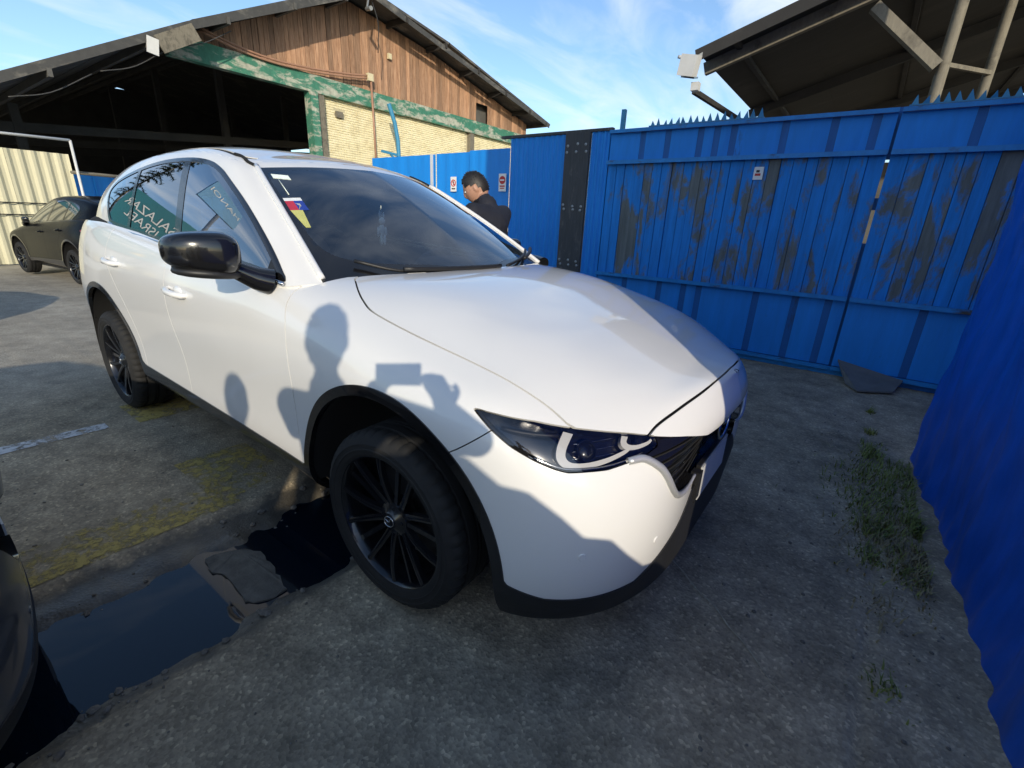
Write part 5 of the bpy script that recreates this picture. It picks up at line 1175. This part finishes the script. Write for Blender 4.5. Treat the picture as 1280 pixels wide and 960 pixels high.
    nk = np.array(P['neck']); ax = np.array((P['neck']-P['neck0']).normalized()); mi[((co-nk)@ax > .030)&(np.linalg.norm(co-np.array(hc),axis=1)<.24)] = 1
    for s_ in 'lr':
        w = np.array(P['wr'+s_]); e = np.array(P['el'+s_]); d = (w-e)/np.linalg.norm(w-e); mi[((co-w)@d>-.005)&(np.linalg.norm(co-w,axis=1)<.24)] = 1
    mi[(co[:,2]<P['pelvis'].z-.05)&(mi==0)] = 2; mi[co[:,2]<.075] = 3
    fin.polygons.foreach_set('material_index', mi); fin.polygons.foreach_set('use_smooth',[True]*len(co)); fin.update()
    o = bpy.data.objects.new(name, fin); COL.objects.link(o); o.location = loc; o.rotation_euler = (0,0,rz); o.scale = (short,)*3
    # hair cap: tufts over the crown
    V, F = head_mesh(); rg = np.random.default_rng(11); W_ = []
    for x,y,z in V:
        k = 1.06+.025*rg.random(); W_.append((x*k-.003,y*k,z*k+.003+.004*rg.random()))
    keep = [f for f in F if all((V[i][2]>.035 or (V[i][0]<.035 and V[i][2]>.012) or (V[i][0]<-.022 and V[i][2]>-.072)) and not (V[i][0]>.07 and V[i][2]<.065) for i in f)]
    Vh = [HM @ Vector(v) for v in W_]; Fh = list(keep)
    for _ in range(420):
        f = keep[int(rg.integers(len(keep)))]; c = sum((Vh[i] for i in f),Vector())/len(f); n = (c-hc).normalized(); d = (n+Vector(rg.normal(0,.5,3))).normalized(); s2 = n.cross(Vector(rg.normal(0,1,3))).normalized(); L = .006+.009*rg.random(); k = len(Vh)
        Vh += [c-s2*.004-n*.004, c+s2*.004-n*.004, c+d*L*.6+n*L*.4]; Fh.append((k,k+1,k+2))
    mk('hair', Vh, Fh, 'hair', o, True)
    for sg in (-1,1):
        V2, F2 = superell(.011,.013,.010,1,1,12,8); mk('eye',[HM @ Vector((a+.083,b+sg*.031,c+.017)) for a,b,c in V2],F2,'eye_white',o)
    props(o, label, 'person'); return o, HM
def stand(lean=0.0):
    r_ = lambda x,y,z: (x+ (math.sin(lean)*(z-.93) if z>.93 else 0), y, .93+(z-.93)*math.cos(lean) if z>.93 else z)
    return {'pelvis':(0,0,.95),'belly':r_(.01,0,1.08),'chest':r_(.0,0,1.30),'neck0':r_(-.01,0,1.43),'neck':r_(.01,0,1.505),
      'shl':r_(0,.185,1.395),'shr':r_(0,-.185,1.395),'hipl':(0,.095,.90),'hipr':(0,-.095,.90),'knl':(.03,.105,.50),'knr':(.03,-.105,.50),'anl':(0,.11,.085),'anr':(0,-.11,.085)}
J = stand(R(16)); J['shl'] = (J['shl'][0],.215,J['shl'][2]); J['shr'] = (J['shr'][0],-.215,J['shr'][2]); J.update(ell=(.28,.27,1.12),wrl=(.46,.20,1.06),elr=(.26,-.27,1.10),wrr=(.45,-.20,1.02))
person('person', (-1.35,1.41,0), R(184), J, R(34), R(30), 'jacket_navy', 'dark haired person in a dark jacket looking down behind the white car', {'l':(1,-.2,-.1),'r':(1,.2,-.15)}, .985)
# the photographer, whose shadow falls on the car, and a companion
def world_to(loc, rz, s, w):
    d = Vector(w)-Vector(loc); return tuple((Matrix.Rotation(-rz,3,'Z') @ d)/s)
PL = (1.33,-2.36,0); PZ = YAW+R(8); PS = .965
back = -_f
J = stand(R(4)); ph = CAM+back*.022+_u2*(-.05)
J['wrr'] = world_to(PL,PZ,PS,ph+_r2*.10+back*.13-Vector((0,0,.06))); J['elr'] = world_to(PL,PZ,PS,CAM+_r2*.20-Vector((0,0,.20))+back*.30)
J['wrl'] = world_to(PL,PZ,PS,ph-_r2*.13+back*.13-Vector((0,0,.08))); J['ell'] = world_to(PL,PZ,PS,CAM-_r2*.42-Vector((0,0,.24))+back*.30)
person('person', PL, PZ, J, R(8), R(0), 'jacket_grey', 'person holding up a phone, whose shadow falls on the white front wing', {'r':(.8,.3,.5),'l':(.8,-.3,.5)}, PS)
phn = empty('phone', CAM+back*.030); props(phn, 'black phone held up by the person casting the shadow', 'phone')
M3 = Matrix((_r2,_u2,back)).transposed(); phn.rotation_euler = M3.to_euler()
MB().box((-.055,-.012,0),(.135,.064,.009)).build('phone_body','black_gloss',phn); MB().box((-.055,-.012,.0055),(.128,.058,.001)).build('phone_screen','dark_glass',phn)
J = stand(0); J.update(ell=(.02,.27,1.13),wrl=(.10,.25,.90),elr=(.02,-.27,1.13),wrr=(.10,-.25,.90))
person('person', (1.44,-3.15,0), R(120), J, R(5), 0, 'jacket_navy', 'shorter person standing behind the one with the phone', {'l':(.2,0,-1),'r':(.2,0,-1)}, .945)

# ---------------------------------------------------------------- other parked cars
def recolour(root, paint, skip=('emblem','number_plate','plate_holder') ):
    for o in [root]+list(root.children_recursive):
        for sl in getattr(o,'material_slots',[]):
            if sl.material and sl.material.name=='white_paint': sl.link = 'OBJECT'; sl.material = MAT[paint]
def other_car(name, loc, rz, sc, paint, label, noplate=False, drop=()):
    c = copy_tree(white_car); c.name = name; c.location = loc; c.rotation_euler = (0,0,rz); c.scale = sc
    for nm_ in [o.name for o in c.children_recursive]:
        o = bpy.data.objects.get(nm_)
        if o is None: continue
        n = o.name.split('.')[0]
        if n in ('emblem','radar_bracket','window_charm','flag_sticker','toll_tag') or n in drop or (noplate and n in ('number_plate','plate_holder')): [bpy.data.objects.remove(q) for q in list(o.children_recursive)]; bpy.data.objects.remove(o)
    recolour(c, paint); props(c, label, 'car', 'other parked cars'); return c
other_car('black_hatchback_car', (-11.36,.73,0), R(187), (.81,.84,.84), 'black_paint', 'black hatchback parked beside the cream fence')
other_car('grey_parked_car', (-.82,-2.375,0), R(90), (.86,.93,.80), 'grey_paint', 'dark grey car nosing in at the lower left corner', drop=('grille_bar','signature_wing'))
other_car('silver_shade_car', (2.85,-2.6,0), R(90), (.88,.93,.88), 'silver_paint', 'unseen silver car added behind the blue wall to shade the ground')  # out of view, added for the shade it throws on the ground
other_car('black_shade_car', (-6.3,-2.6,0), R(90), (.9,.95,.9), 'black_paint', 'unseen black car added at left to cast a ground shadow', True)  # out of view, added as a shadow caster for the ground at left
